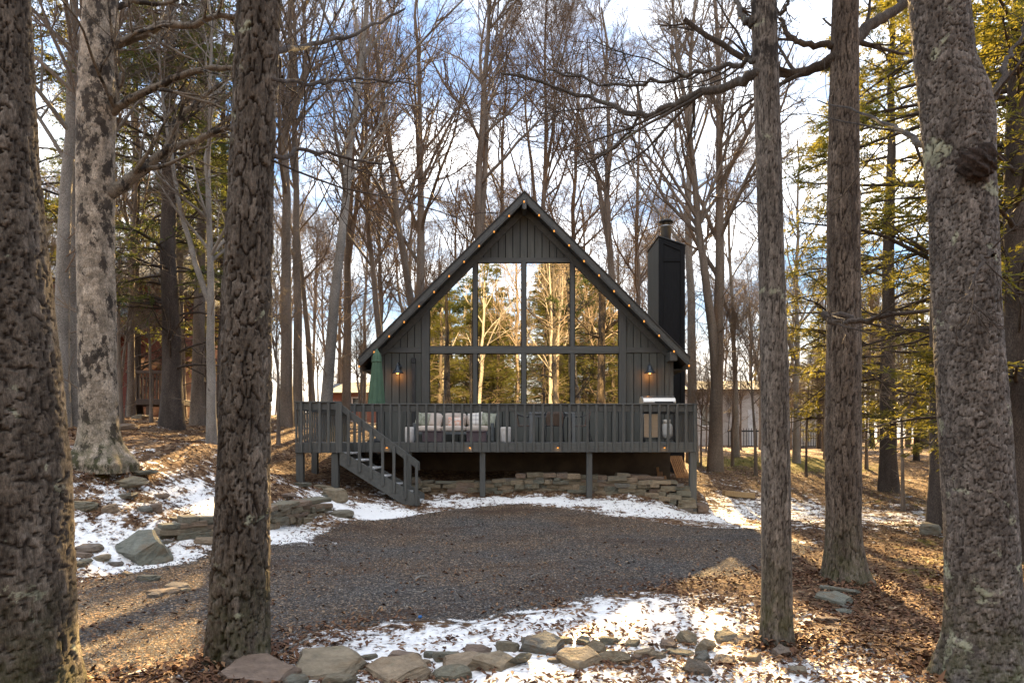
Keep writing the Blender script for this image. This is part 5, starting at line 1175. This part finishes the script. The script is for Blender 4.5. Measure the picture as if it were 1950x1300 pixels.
for x in (sx0 + 0.04, sx1 - 0.04):
    part('arm', box(x - 0.04, x + 0.04, SY - 0.34, SY + 0.36, FLOOR + 0.02, FLOOR + 0.50, 0.012), M['sofa_frame'], sofa)
part('base_frame', box(sx0 + 0.082, sx1 - 0.082, SY - 0.33, SY + 0.34, FLOOR + 0.20, FLOOR + 0.27, 0.01), M['sofa_frame'], sofa)
part('back_frame', box(sx0 + 0.082, sx1 - 0.082, SY + 0.30, SY + 0.36, FLOOR + 0.275, FLOOR + 0.64, 0.01), M['sofa_frame'], sofa)
sw = (sx1 - sx0 - 0.17) / 3
for i in range(3):
    x = sx0 + 0.085 + sw * (i + 0.5)
    V, F = cushion(sw - 0.01, 0.62, 0.15); part('seat_cushion', (V + (x, SY - 0.04, FLOOR + 0.35), F), M['cushion'], sofa, True)
    V, F = cushion(sw - 0.015, 0.16, 0.36); part('back_cushion', (V + (x, SY + 0.20, FLOOR + 0.60), F), M['cushion'], sofa, True)
for px, w, h, mt, lb, ry in [(804, 0.42, 0.38, 'pillow_green', 'sage green throw pillow at the left end of the deck sofa', 0.12), (868, 0.44, 0.26, 'pillow_pink', 'coral patterned lumbar pillow in the middle of the deck sofa', 0.0),
                             (906, 0.40, 0.38, 'pillow_plaid', 'white and grey plaid throw pillow on the deck sofa', -0.15), (929, 0.42, 0.38, 'pillow_green', 'sage green throw pillow at the right end of the deck sofa', 0.1), (828, 0.36, 0.34, 'cushion', 'plain cream throw pillow beside the left sage pillow', 0.2)]:
    V, F = pillow(w, h, 0.14); c, s = math.cos(ry), math.sin(ry); V = V @ np.array([[c, 0, -s], [0, 1, 0], [s, 0, c]])
    V[:, 1] += V[:, 2] * 0.25
    tag(part('throw_pillow', (V + (ax(px, SY - 0.1), SY + 0.03, FLOOR + 0.425 + h * 0.45), F), M[mt], None, True), lb, 'pillow', 'pillows on the sofa')
for px0, px1, lb in ((806, 843, 'left mauve wicker ottoman in front of the deck sofa'), (889, 926, 'right mauve wicker ottoman in front of the deck sofa')):
    a, b = ax(px0, 17.1), ax(px1, 17.1); o = thing('wicker_ottoman', ((a + b) / 2, 17.1, FLOOR), lb, 'ottoman', 'wicker ottomans')
    part('body', box(a, b, 16.9, 17.35, FLOOR + 0.012, FLOOR + 0.25, 0.015), M['ottoman'], o); part('top', box(a - 0.012, b + 0.012, 16.888, 17.362, FLOOR + 0.252, FLOOR + 0.285, 0.01), M['ottoman'], o)
for px0, px1, lb in ((771, 788, 'white side table at the left end of the deck sofa'), (953, 973, 'white side table between the sofa and the dining chairs')):
    a, b = ax(px0, 17.3), ax(px1, 17.3); c = (a + b) / 2; w = (b - a) / 2
    tag(part('side_table', lathe([(w * 0.9, 0.001), (w * 0.98, 0.02), (w, 0.10), (w, 0.34), (w * 0.97, 0.375), (w * 0.85, 0.385), (w * 0.1, 0.387)], 20, (c, 17.3, FLOOR)), M['white_ceramic'], None, True), lb, 'side table', 'white side tables')
# dining table
TY = 17.7; a, b = ax(1007, TY), ax(1093, TY)
tb = thing('dining_table', ((a + b) / 2, TY, FLOOR), 'slim grey square-legged dining table on the deck before the windows', 'table')
part('table_top', box(a, b, TY - 0.40, TY + 0.40, FLOOR + 0.715, FLOOR + 0.76, 0.006), M['table_grey'], tb)
part('apron', box(a + 0.09, b - 0.09, TY - 0.36, TY - 0.33, FLOOR + 0.64, FLOOR + 0.714, 0.004), M['table_grey'], tb)
for x in (a + 0.045, b - 0.045):
    for y in (TY - 0.355, TY + 0.355): part('leg', box(x - 0.042, x + 0.042, y - 0.042, y + 0.042, FLOOR, FLOOR + 0.714, 0.005), M['table_grey'], tb)
def chair(loc, rz, label):
    o = thing('wicker_chair', loc, label, 'chair', 'wicker dining chairs', rz)
    L = lambda n, vf, m, s=True: part(n, vf, m, o, s, local=True)
    # faces +Y in its own space; back at -Y
    u = np.linspace(-1, 1, 11); P = []
    for z, w, yb in ((0.42, 0.20, -0.20), (0.55, 0.215, -0.225), (0.68, 0.215, -0.25), (0.78, 0.19, -0.27)):
        P.append([(ui * w, yb + 0.07 * ui ** 2, z - (0.03 * ui ** 4)) for ui in u])
    P = np.array(P); n = 11; V = np.vstack([P.reshape(-1, 3), P.reshape(-1, 3) + (0, -0.02, 0)]); m_ = 4 * n
    F = []
    for j in range(3):
        for i in range(n - 1):
            F.append([j * n + i, j * n + i + 1, (j + 1) * n + i + 1, (j + 1) * n + i]); F.append([m_ + j * n + i + 1, m_ + j * n + i, m_ + (j + 1) * n + i, m_ + (j + 1) * n + i + 1])
    for i in range(n - 1): F.append([3 * n + i, 3 * n + i + 1, m_ + 3 * n + i + 1, m_ + 3 * n + i])
    L('backrest', (V, F), M['wicker'])
    L('seat', box(-0.22, 0.22, -0.21, 0.22, 0.405, 0.432, 0.012), M['wicker'], False)
    rr_ = 0.0125
    for s in (-1, 1):
        L('arm', tubes(spline([(s * 0.205, -0.24, 0.76), (s * 0.25, -0.16, 0.70), (s * 0.265, 0.0, 0.655), (s * 0.26, 0.16, 0.64), (s * 0.25, 0.22, 0.56), (s * 0.24, 0.22, 0.40)], 22), np.full(22, rr_), 8), M['dark_metal'])
        L('leg', tubes(np.array([(s * 0.235, 0.215, 0.43), (s * 0.245, 0.25, 0.005)]), np.full(2, rr_), 8, True), M['dark_metal'])
        L('leg', tubes(spline([(s * 0.20, -0.20, 0.44), (s * 0.215, -0.22, 0.30), (s * 0.23, -0.30, 0.005)], 8), np.full(8, rr_), 8, True), M['dark_metal'])
    return o
chair((ax(1000, 17.6), 17.6, FLOOR), R(-90), 'brown wicker chair at the left side of the deck table')
chair((ax(1056, 17.0), 17.08, FLOOR), 0.0, 'brown wicker chair with its back to the railing at the deck table')
chair((ax(1104, 17.6), 17.6, FLOOR), R(90), 'brown wicker chair at the right side of the deck table')
# grill
GYc = 17.25; g0, g1 = ax(1217, GYc), ax(1284, GYc); gm_ = (g0 + g1) / 2
gr = thing('gas_grill', (gm_, GYc, FLOOR), 'stainless steel gas grill at the right end of the deck', 'grill')
lidp = [(GYc - 0.27, 1.05), (GYc - 0.28, 1.13), (GYc - 0.22, 1.22), (GYc - 0.08, 1.275), (GYc + 0.12, 1.28), (GYc + 0.26, 1.22), (GYc + 0.28, 1.05)]
n = len(lidp); lx0, lx1 = g0 + 0.05, g1 - 0.02
V = [(lx0, y, FLOOR + z - 0.12) for y, z in lidp] + [(lx1, y, FLOOR + z - 0.12) for y, z in lidp]
F = [list(range(n)), list(range(2 * n - 1, n - 1, -1))] + [[i, n + i, n + (i + 1) % n, (i + 1) % n] for i in range(n)]
lid = part('lid', bevel(np.array(V), F, 0.012), M['grill_steel'], gr)
part('lid_handle', tubes(np.array([(lx0 + 0.28, GYc - 0.33, FLOOR + 1.0), (lx1 - 0.08, GYc - 0.33, FLOOR + 1.0)]), np.full(2, 0.016), 10, True), M['dark_metal'], lid)
part('lid_window', box(lx0 + 0.30, lx1 - 0.06, GYc - 0.292, GYc - 0.276, FLOOR + 0.935, FLOOR + 0.985, 0.003), M['dark_metal'], lid)
part('firebox', box(lx0 + 0.01, lx1 - 0.01, GYc - 0.26, GYc + 0.26, FLOOR + 0.72, FLOOR + 0.925, 0.01), M['dark_metal'], gr)
part('side_shelf', box(g0 - 0.17, lx0 - 0.002, GYc - 0.24, GYc + 0.24, FLOOR + 0.86, FLOOR + 0.90, 0.01), M['dark_metal'], gr)
part('control_panel', box(lx0 + 0.012, lx1 - 0.012, GYc - 0.30, GYc - 0.262, FLOOR + 0.78, FLOOR + 0.91, 0.008), M['grill_steel'], gr)
for i in range(4): part('knob', tubes(np.array([(lx0 + 0.12 + i * 0.19, GYc - 0.302, FLOOR + 0.845), (lx0 + 0.12 + i * 0.19, GYc - 0.33, FLOOR + 0.845)]), np.full(2, 0.026), 12, True), M['dark_metal'], gr)
part('cabinet_door', box(lx0 + 0.02, lx0 + 0.43, GYc - 0.27, GYc - 0.25, FLOOR + 0.12, FLOOR + 0.71, 0.008), M['grill_steel'], gr)
for x in (lx0 + 0.03, lx0 + 0.45, lx1 - 0.05):
    for y in (GYc - 0.235, GYc + 0.22): part('leg', box(x - 0.018, x + 0.018, y - 0.013, y + 0.018, FLOOR + 0.06, FLOOR + 0.718, 0.003), M['dark_metal'], gr)
part('bottom_shelf', box(lx0 + 0.0, lx1 + 0.0, GYc - 0.215, GYc + 0.20, FLOOR + 0.08, FLOOR + 0.10, 0.004), M['dark_metal'], gr)
for x in (lx0 + 0.04, lx1 + 0.015):
    part('wheel', tubes(np.array([(x - 0.022, GYc - 0.20, FLOOR + 0.075), (x + 0.022, GYc - 0.20, FLOOR + 0.075)]), np.full(2, 0.074), 18, True), M['rubber'], gr)
tk = thing('propane_tank', (ax(1268, 17.2), 17.12, FLOOR + 0.10), 'white propane tank standing under the grill', 'gas tank')
part('tank_body', lathe([(0.10, 0.002), (0.11, 0.03), (0.145, 0.06), (0.152, 0.12), (0.152, 0.28), (0.135, 0.34), (0.08, 0.375), (0.02, 0.38)], 20, W[tk.name]), M['tank'], tk, True)
part('tank_collar', lathe([(0.095, 0.365), (0.10, 0.47), (0.09, 0.47), (0.085, 0.37)], 16, W[tk.name]), M['tank'], tk, True)
part('valve', lathe([(0.02, 0.375), (0.025, 0.43), (0.012, 0.44)], 10, W[tk.name]), M['steel'], tk, True)
# umbrella
UY = 17.4; ux = ax(718, UY); um = thing('patio_umbrella', (ux, UY, FLOOR), 'closed dark green patio umbrella on the left of the deck', 'umbrella')
prof = [(az(770, UY), 0.235), (az(764, UY), 0.235), (az(745, UY), 0.205), (az(715, UY), 0.165), (az(695, UY), 0.135), (az(686, UY), 0.12), (az(680, UY), 0.125), (az(673, UY), 0.085), (az(666, UY), 0.03), (az(663, UY), 0.008)]
n = 48; V = []; ph_ = np.random.default_rng(3).uniform(0.7, 1.2, 8)
for z, r0 in prof:
    for i in range(n):
        th = 2 * math.pi * i / n; fold = 0.80 + 0.22 * abs(math.cos(th * 4)) ** 0.7 * ph_[int(i / 6) % 8]
        zz = z - (0.05 * abs(math.cos(th * 4)) if z < az(760, UY) else 0)
        V.append((ux + r0 * fold * math.cos(th) - 0.012 * (4 - z), UY + r0 * fold * math.sin(th), zz))
F = [[j * n + i, j * n + (i + 1) % n, (j + 1) * n + (i + 1) % n, (j + 1) * n + i] for j in range(len(prof) - 1) for i in range(n)] + [list(range((len(prof) - 1) * n, len(prof) * n))]
part('canopy', (np.array(V), F), M['umbrella'], um, True)
part('pole', tubes(np.array([(ux, UY, FLOOR + 0.03), (ux, UY, az(664, UY))]), np.full(2, 0.02), 10, True), M['dark_metal'], um)
part('base', lathe([(0.25, 0.001), (0.25, 0.05), (0.10, 0.09), (0.04, 0.10), (0.035, 0.30), (0.03, 0.31)], 24, (ux, UY, FLOOR)), M['dark_metal'], um, True)
part('tie', lathe([(0.13, -0.025), (0.135, 0.0), (0.13, 0.025)], 20, (ux - 0.012, UY, az(688, UY))), M['umbrella'], um, True)

# wall lamps
def wall_lamp(px, label):
    x = wx(px); z = wz(712); o = thing('wall_lamp', (x, WY - 0.25, z), label, 'lamp', 'barn wall lamps')
    c = np.array((x, WY - 0.25, z))
    part('shade', lathe([(0.165, 0.0), (0.160, 0.012), (0.10, 0.075), (0.06, 0.13), (0.045, 0.20), (0.02, 0.215), (0.018, 0.20), (0.04, 0.19), (0.052, 0.13), (0.093, 0.07), (0.15, 0.008), (0.158, 0.0)][:7] + [(0.035, 0.21), (0.05, 0.13), (0.092, 0.07), (0.155, 0.004)], 24, c), M['lamp_metal'], o, True)
    part('arm', tubes(spline([c + (0, 0, 0.20), c + (0, 0.02, 0.27), c + (0.02, 0.12, 0.29), c + (0.03, 0.20, 0.24), c + (0.03, 0.245, 0.20)], 14), np.full(14, 0.014), 8), M['lamp_metal'], o, True)
    V, F = lathe([(0.055, 0), (0.055, 0.015), (0.03, 0.022)], 16); V = V[:, [0, 2, 1]] * (1, -1, 1)
    part('wall_plate', (V + (x + 0.03, WY - 0.006, z + 0.20), F), M['lamp_metal'], o, True)
    part('bulb', lathe([(0.008, -0.035), (0.03, -0.02), (0.036, 0.01), (0.025, 0.05), (0.015, 0.07)], 14, c + (0, 0, 0.01)), M['lamp_bulb'], o, True)
    ld = bpy.data.lights.new('lamp_light', 'POINT'); ld.energy = 0.55; ld.color = (1.0, 0.36, 0.08); ld.shadow_soft_size = 0.03
    lo = bpy.data.objects.new('lamp_light', ld); COL.objects.link(lo); lo.parent = o; lo.location = (0, 0.10, -0.06)
wall_lamp(760, 'blue-grey barn lamp glowing orange on the wall left of the windows'); wall_lamp(1234, 'blue-grey barn lamp glowing orange on the wall above the grill')
# deck lights on the rim
for px, lb in ((737, 'small lit lamp on the deck rim behind the stair'), (895, 'small lit lamp on the deck rim below the sofa'), (1062, 'small lit lamp on the deck rim below the table'), (1265, 'small lit lamp on the deck rim below the grill')):
    x = ax(px, DY); z = az(852, DY); o = thing('deck_light', (x, DY - 0.03, z), lb, 'lamp', 'deck rim lights')
    part('hood', lathe([(0.035, 0.0), (0.03, 0.015), (0.012, 0.028)], 12, (x, DY - 0.036, z + 0.012)), M['lamp_metal'], o, True)
    part('lens', lathe([(0.01, -0.012), (0.022, -0.005), (0.024, 0.012)], 12, (x, DY - 0.036, z)), M['bulb'], o, True)
    ld = bpy.data.lights.new('deck_glow', 'POINT'); ld.energy = 0.03; ld.color = (1.0, 0.55, 0.25); ld.shadow_soft_size = 0.02
    lo = bpy.data.objects.new('deck_glow', ld); COL.objects.link(lo); lo.parent = o; lo.location = (0, -0.03, -0.03)
# string lights along the rake boards
sl = thing('string_lights', (HC, RY0, EZ), 'string of small warm bulbs hung along both gable edges', 'string lights')
pts = []
for i in range(23):
    f = i / 22; x = EX0 + 0.02 + (EX1 - EX0 - 0.04) * f; pts.append((x, RY0 - 0.03, roof_z(x) - 0.20 - 0.02 * (i % 2)))
cp_ = []
for i in range(22):
    a, b = np.array(pts[i]), np.array(pts[i + 1])
    for j in range(4): t_ = j / 4; cp_.append(a * (1 - t_) + b * t_ - (0, 0, 0.05 * 4 * t_ * (1 - t_)))
cp_.append(pts[-1]); cp_ = np.array(cp_)
part('cord', tubes(cp_, np.full(len(cp_), 0.006), 5), M['cord'], sl)
V_, F_ = lathe([(0.009, 0.0), (0.019, -0.022), (0.022, -0.042), (0.014, -0.060), (0.003, -0.066)], 10); bm_ = new_mesh('bulb', V_, F_); smooth(bm_); bm_.materials.append(M['bulb'])
V_, F_ = lathe([(0.012, -0.01), (0.014, 0.0), (0.013, 0.035), (0.008, 0.04)], 8); sk_ = new_mesh('socket', V_, F_); sk_.materials.append(M['cord'])
for i, p in enumerate(pts):
    bl = put('bulb', bm_, None, np.array(p) - (0, 0.004, 0.045), sl)
    put('socket', sk_, None, np.array(p) - (0, 0.004, 0.045), bl)

# lumber, pallet, planks
def lumber(p, q, w, h, mat, name, label, cat):
    return tag(part(name, beam(p, q, w, h, 0.006), mat), label, cat)
a_ = gp(1378, 943); b_ = gp(1435, 949); a_[2] += 0.07; b_[2] += 0.08
lumber(a_, b_, 0.16, 0.15, M['new_wood'], 'lumber_beam', 'squared pale lumber beam lying on the snow right of the deck', 'beam')
pl = thing('wooden_pallet', (ax(1290, 19.6), 19.6, 0.5), 'orange wooden pallet leaning behind the deck by the foundation corner', 'pallet')
bt = at(1286, 905, 19.6); tp = at(1281, 866, 19.9); 
for i in range(7):
    x0 = ax(1280 + i * 3.6, 19.7); part('slat', beam((x0 + 0.10, 19.5, az(909, 19.6)), (x0 - 0.05, 19.85, az(868, 19.6)), 0.04, 0.02, 0.003, (0, 1, 0)), M['orange_wood'], pl)
for f in (0.08, 0.9):
    z = az(909, 19.6) * (1 - f) + az(868, 19.6) * f; y = 19.53 + 0.35 * f; o_ = 0.10 - 0.15 * f
    part('crosspiece', beam((ax(1279, 19.7) + o_, y, z), (ax(1304, 19.7) + o_, y, z), 0.04, 0.09, 0.003), M['orange_wood'], pl)
for i, (a, b, lb) in enumerate(((1256, 1252, 'tallest'), (1263, 1259, 'middle'), (1270, 1266, 'shortest'))):
    g = np.array((ax(a, 17.5), 17.5, az(921, 17.5))); q = np.array((ax(b, 18.75), 18.76, az((890, 898, 906)[i], 18.75)))
    g[2] = min(g[2], q[2] - 0.3)
    lumber(g, q, 0.07, 0.03, M['orange_wood'], 'plank', lb + ' orange plank propped against the foundation behind the stone wall', 'plank')
# sticks
def stick(pxy, r0, label, name='fallen_branch', seed=0):
    P = np.array([gp(*p) + (0, 0, r0 * 0.9) for p in pxy]); P = spline(P, 14); r_ = np.random.default_rng(seed)
    P[:, :2] += r_.normal(0, r0 * 0.4, (14, 2)); tag(part(name, tubes(P, np.linspace(r0, r0 * 0.5, 14), 7, True), M['bark_pale'], None, True), label, 'branch')
stick([(790, 1106), (800, 1100), (815, 1099)], 0.020, 'short bent pale stick lying mid driveway', seed=1)
stick([(520, 1250), (550, 1236), (580, 1222), (592, 1212)], 0.016, 'fallen branch on the snow right of the lichen-spotted trunk', seed=2)
stick([(1008, 1100), (1025, 1093), (1045, 1092)], 0.010, 'thin pale twig on the right half of the driveway', seed=3)
stick([(775, 1124), (800, 1127), (822, 1128)], 0.007, 'thin dark twig below the bent stick on the drive', seed=4)
g = gp(800, 1177); tag(part('bottle_cap', lathe([(0.018, 0), (0.020, 0.02), (0.016, 0.028), (0.004, 0.03)], 14, g), M['blue_plastic'], None, True), 'tiny blue plastic cap at the near edge of the driveway', 'cap')

# ------------------------------------------------------------------ leaf litter, gravel, grass as scatter
def scatter(n, seed, ylo, yhi, power=1.0):
    r_ = np.random.default_rng(seed); u = r_.uniform(0, 1, n); Y = ylo * (yhi / ylo) ** (u ** power); X = r_.uniform(-0.80, 0.80, n) * Y
    return r_, X, Y
def leaves(n, seed, ylo, yhi, size):
    r_, X, Y = scatter(n, seed, ylo, yhi)
    sd = poly_sd(X, Y, DRV); sn = snow_cov(X, Y, sd)
    cl = fbm(X * 1.1, Y * 1.1, 31)
    p = np.where(sd > 0.25, 0.075, np.where(sd > -0.1, 0.45, 1.0 - 0.85 * np.clip(sn - 0.15, 0, 1))) * sstep(0.30, 0.62, cl + 0.12 * (1 - sn))
    under = (X > HX0 - 1.5) & (X < HX1) & (Y > 17.2)
    keep = (r_.uniform(0, 1, n) < p) & ~under; X = X[keep]; Y = Y[keep]; m = len(X); Z = gz(X, Y) + 0.012
    a = r_.uniform(0, 6.283, m); L = size * r_.uniform(0.5, 1.25, m); Wd = L * r_.uniform(0.35, 0.6, m); cu = r_.uniform(-0.1, 0.40, m) * L; ti = r_.normal(0, 0.30, m)
    c, s = np.cos(a), np.sin(a)
    def P(u, v, w): return np.stack([X + u * c - v * s, Y + u * s + v * c, Z + w + u * ti + 0.004], -1)
    V = np.stack([P(-L / 2, 0 * L, 0 * L), P(-L * 0.1, -Wd / 2, cu * 0.8), P(L / 2, 0 * L, cu * 0.4), P(-L * 0.1, Wd / 2, cu), P(L * 0.0, 0 * L, 0 * L)], 1)
    idx = np.arange(m)[:, None] * 5
    F = np.concatenate([idx + np.array([[0, 1, 4]]), idx + np.array([[1, 2, 4]]), idx + np.array([[2, 3, 4]]), idx + np.array([[3, 0, 4]])])
    return V.reshape(-1, 3), F, np.repeat(np.clip(r_.normal(0.42, 0.25, m), 0, 1), 5)
V, F, tone = leaves(125000, 71, 3.3, 24, 0.058)
me = new_mesh('leaf_litter', V, F); set_attr(me, 'tone', tone)
tag(put('leaf_litter', me, M['dry_leaf'], (0, 0, 0)), 'dry brown fallen leaves strewn over snow and ground', None, None, 'stuff')
r_ = np.random.default_rng(75); bk = []
for root_, rr0 in ((t1, 0.34), (t2, 0.24), (t3, 0.15), (t4, 0.33), (t5, 0.38), (t6, 0.48)):
    n = 420; a = r_.uniform(0, 6.283, n); d = rr0 + np.abs(r_.normal(0, 0.16, n)); bk.append(np.stack([root_.location.x + d * np.cos(a), root_.location.y + d * np.sin(a), 0.07 * np.exp(-(d - rr0) / 0.12) * r_.uniform(0, 1, n)], -1))
bk = np.concatenate(bk); X, Y = bk[:, 0], bk[:, 1]; Z = gz(X, Y) + 0.015 + bk[:, 2]; m = len(X); a = r_.uniform(0, 6.283, m); L = 0.06 * r_.uniform(0.6, 1.3, m); Wd = L * 0.5; ti = r_.normal(0, 0.5, m); c, s = np.cos(a), np.sin(a)
V = np.stack([np.stack([X + u * L * c - w * Wd * s, Y + u * L * s + w * Wd * c, Z + u * L * ti + h * L], -1) for u, w, h in ((-0.5, 0, 0), (0, -0.5, 0.2), (0.5, 0, 0.05), (0, 0.5, 0.25))], 1).reshape(-1, 3)
me = new_mesh('leaf_drift', V, np.arange(4 * m).reshape(-1, 4)); set_attr(me, 'tone', np.repeat(np.clip(r_.normal(0.4, 0.25, m), 0, 1), 4))
tag(put('leaf_drift', me, M['dry_leaf'], (0, 0, 0)), 'dry leaves banked against the foot of the near trunks', None, None, 'stuff')
# gravel stones
r_, X, Y = scatter(60000, 72, 4.6, 13.5); sd = poly_sd(X, Y, DRV); k_ = sd > 0.0; X = X[k_]; Y = Y[k_]; m = len(X); Z = gz(X, Y) + 0.008
s_ = r_.uniform(0.007, 0.017, m) ; a = r_.uniform(0, 6.28, m)
corn = np.array([(-1, -0.7, -0.5), (1, -0.8, -0.5), (0.9, 0.8, -0.5), (-0.8, 0.9, -0.5), (0.1, 0.0, 0.6)]); corn2 = corn[None] * r_.uniform(0.6, 1.3, (m, 5, 1)) * s_[:, None, None]
c, s = np.cos(a)[:, None], np.sin(a)[:, None]
V = np.stack([X[:, None] + corn2[..., 0] * c - corn2[..., 1] * s, Y[:, None] + corn2[..., 0] * s + corn2[..., 1] * c, Z[:, None] + corn2[..., 2]], -1).reshape(-1, 3)
idx = np.arange(m)[:, None] * 5; F = np.concatenate([idx + np.array([q]) for q in ([0, 1, 4], [1, 2, 4], [2, 3, 4], [3, 0, 4])])
me = new_mesh('gravel', V, F); set_attr(me, 'tone', np.repeat(np.clip(r_.normal(0.45, 0.25, m), 0, 1), 5))
tag(put('gravel', me, M['gravel_stone'], (0, 0, 0)), 'loose grey crushed stones over the driveway', None, None, 'stuff')
# grass on the mound and tufts
r_ = np.random.default_rng(73); n = 26000
X = r_.normal(10, 3.6, n); Y = r_.normal(22, 5.0, n); k_ = (Y > 8) & (Y < 33) & (X > 4.9); X = X[k_]; Y = Y[k_]
pm = 0.12 + 0.9 * blob(X, Y, 10, 25, 4.2, 2.4) + 0.35 * blob(X, Y, 10, 14, 4, 5); k_ = r_.uniform(0, 1, len(X)) < pm * sstep(0.35, 0.6, fbm(X * 0.7, Y * 0.7, 41)); X = X[k_]; Y = Y[k_]
m = len(X); Z = gz(X, Y); h = r_.uniform(0.03, 0.11, m); a = r_.uniform(0, 6.28, m); lx = r_.normal(0, 0.05, m); ly = r_.normal(0, 0.05, m); w = 0.006
V = np.stack([np.stack([X - w * np.cos(a), Y - w * np.sin(a), Z - 0.01], -1), np.stack([X + w * np.cos(a), Y + w * np.sin(a), Z - 0.01], -1), np.stack([X + lx, Y + ly, Z + h], -1)], 1).reshape(-1, 3)
me = new_mesh('grass', V, np.arange(len(V)).reshape(-1, 3)); set_attr(me, 'tone', np.repeat(r_.uniform(0, 1, m), 3))
tag(put('grass', me, M['grass'], (0, 0, 0)), 'short yellow-green grass on the mound right of the cabin', None, None, 'stuff')
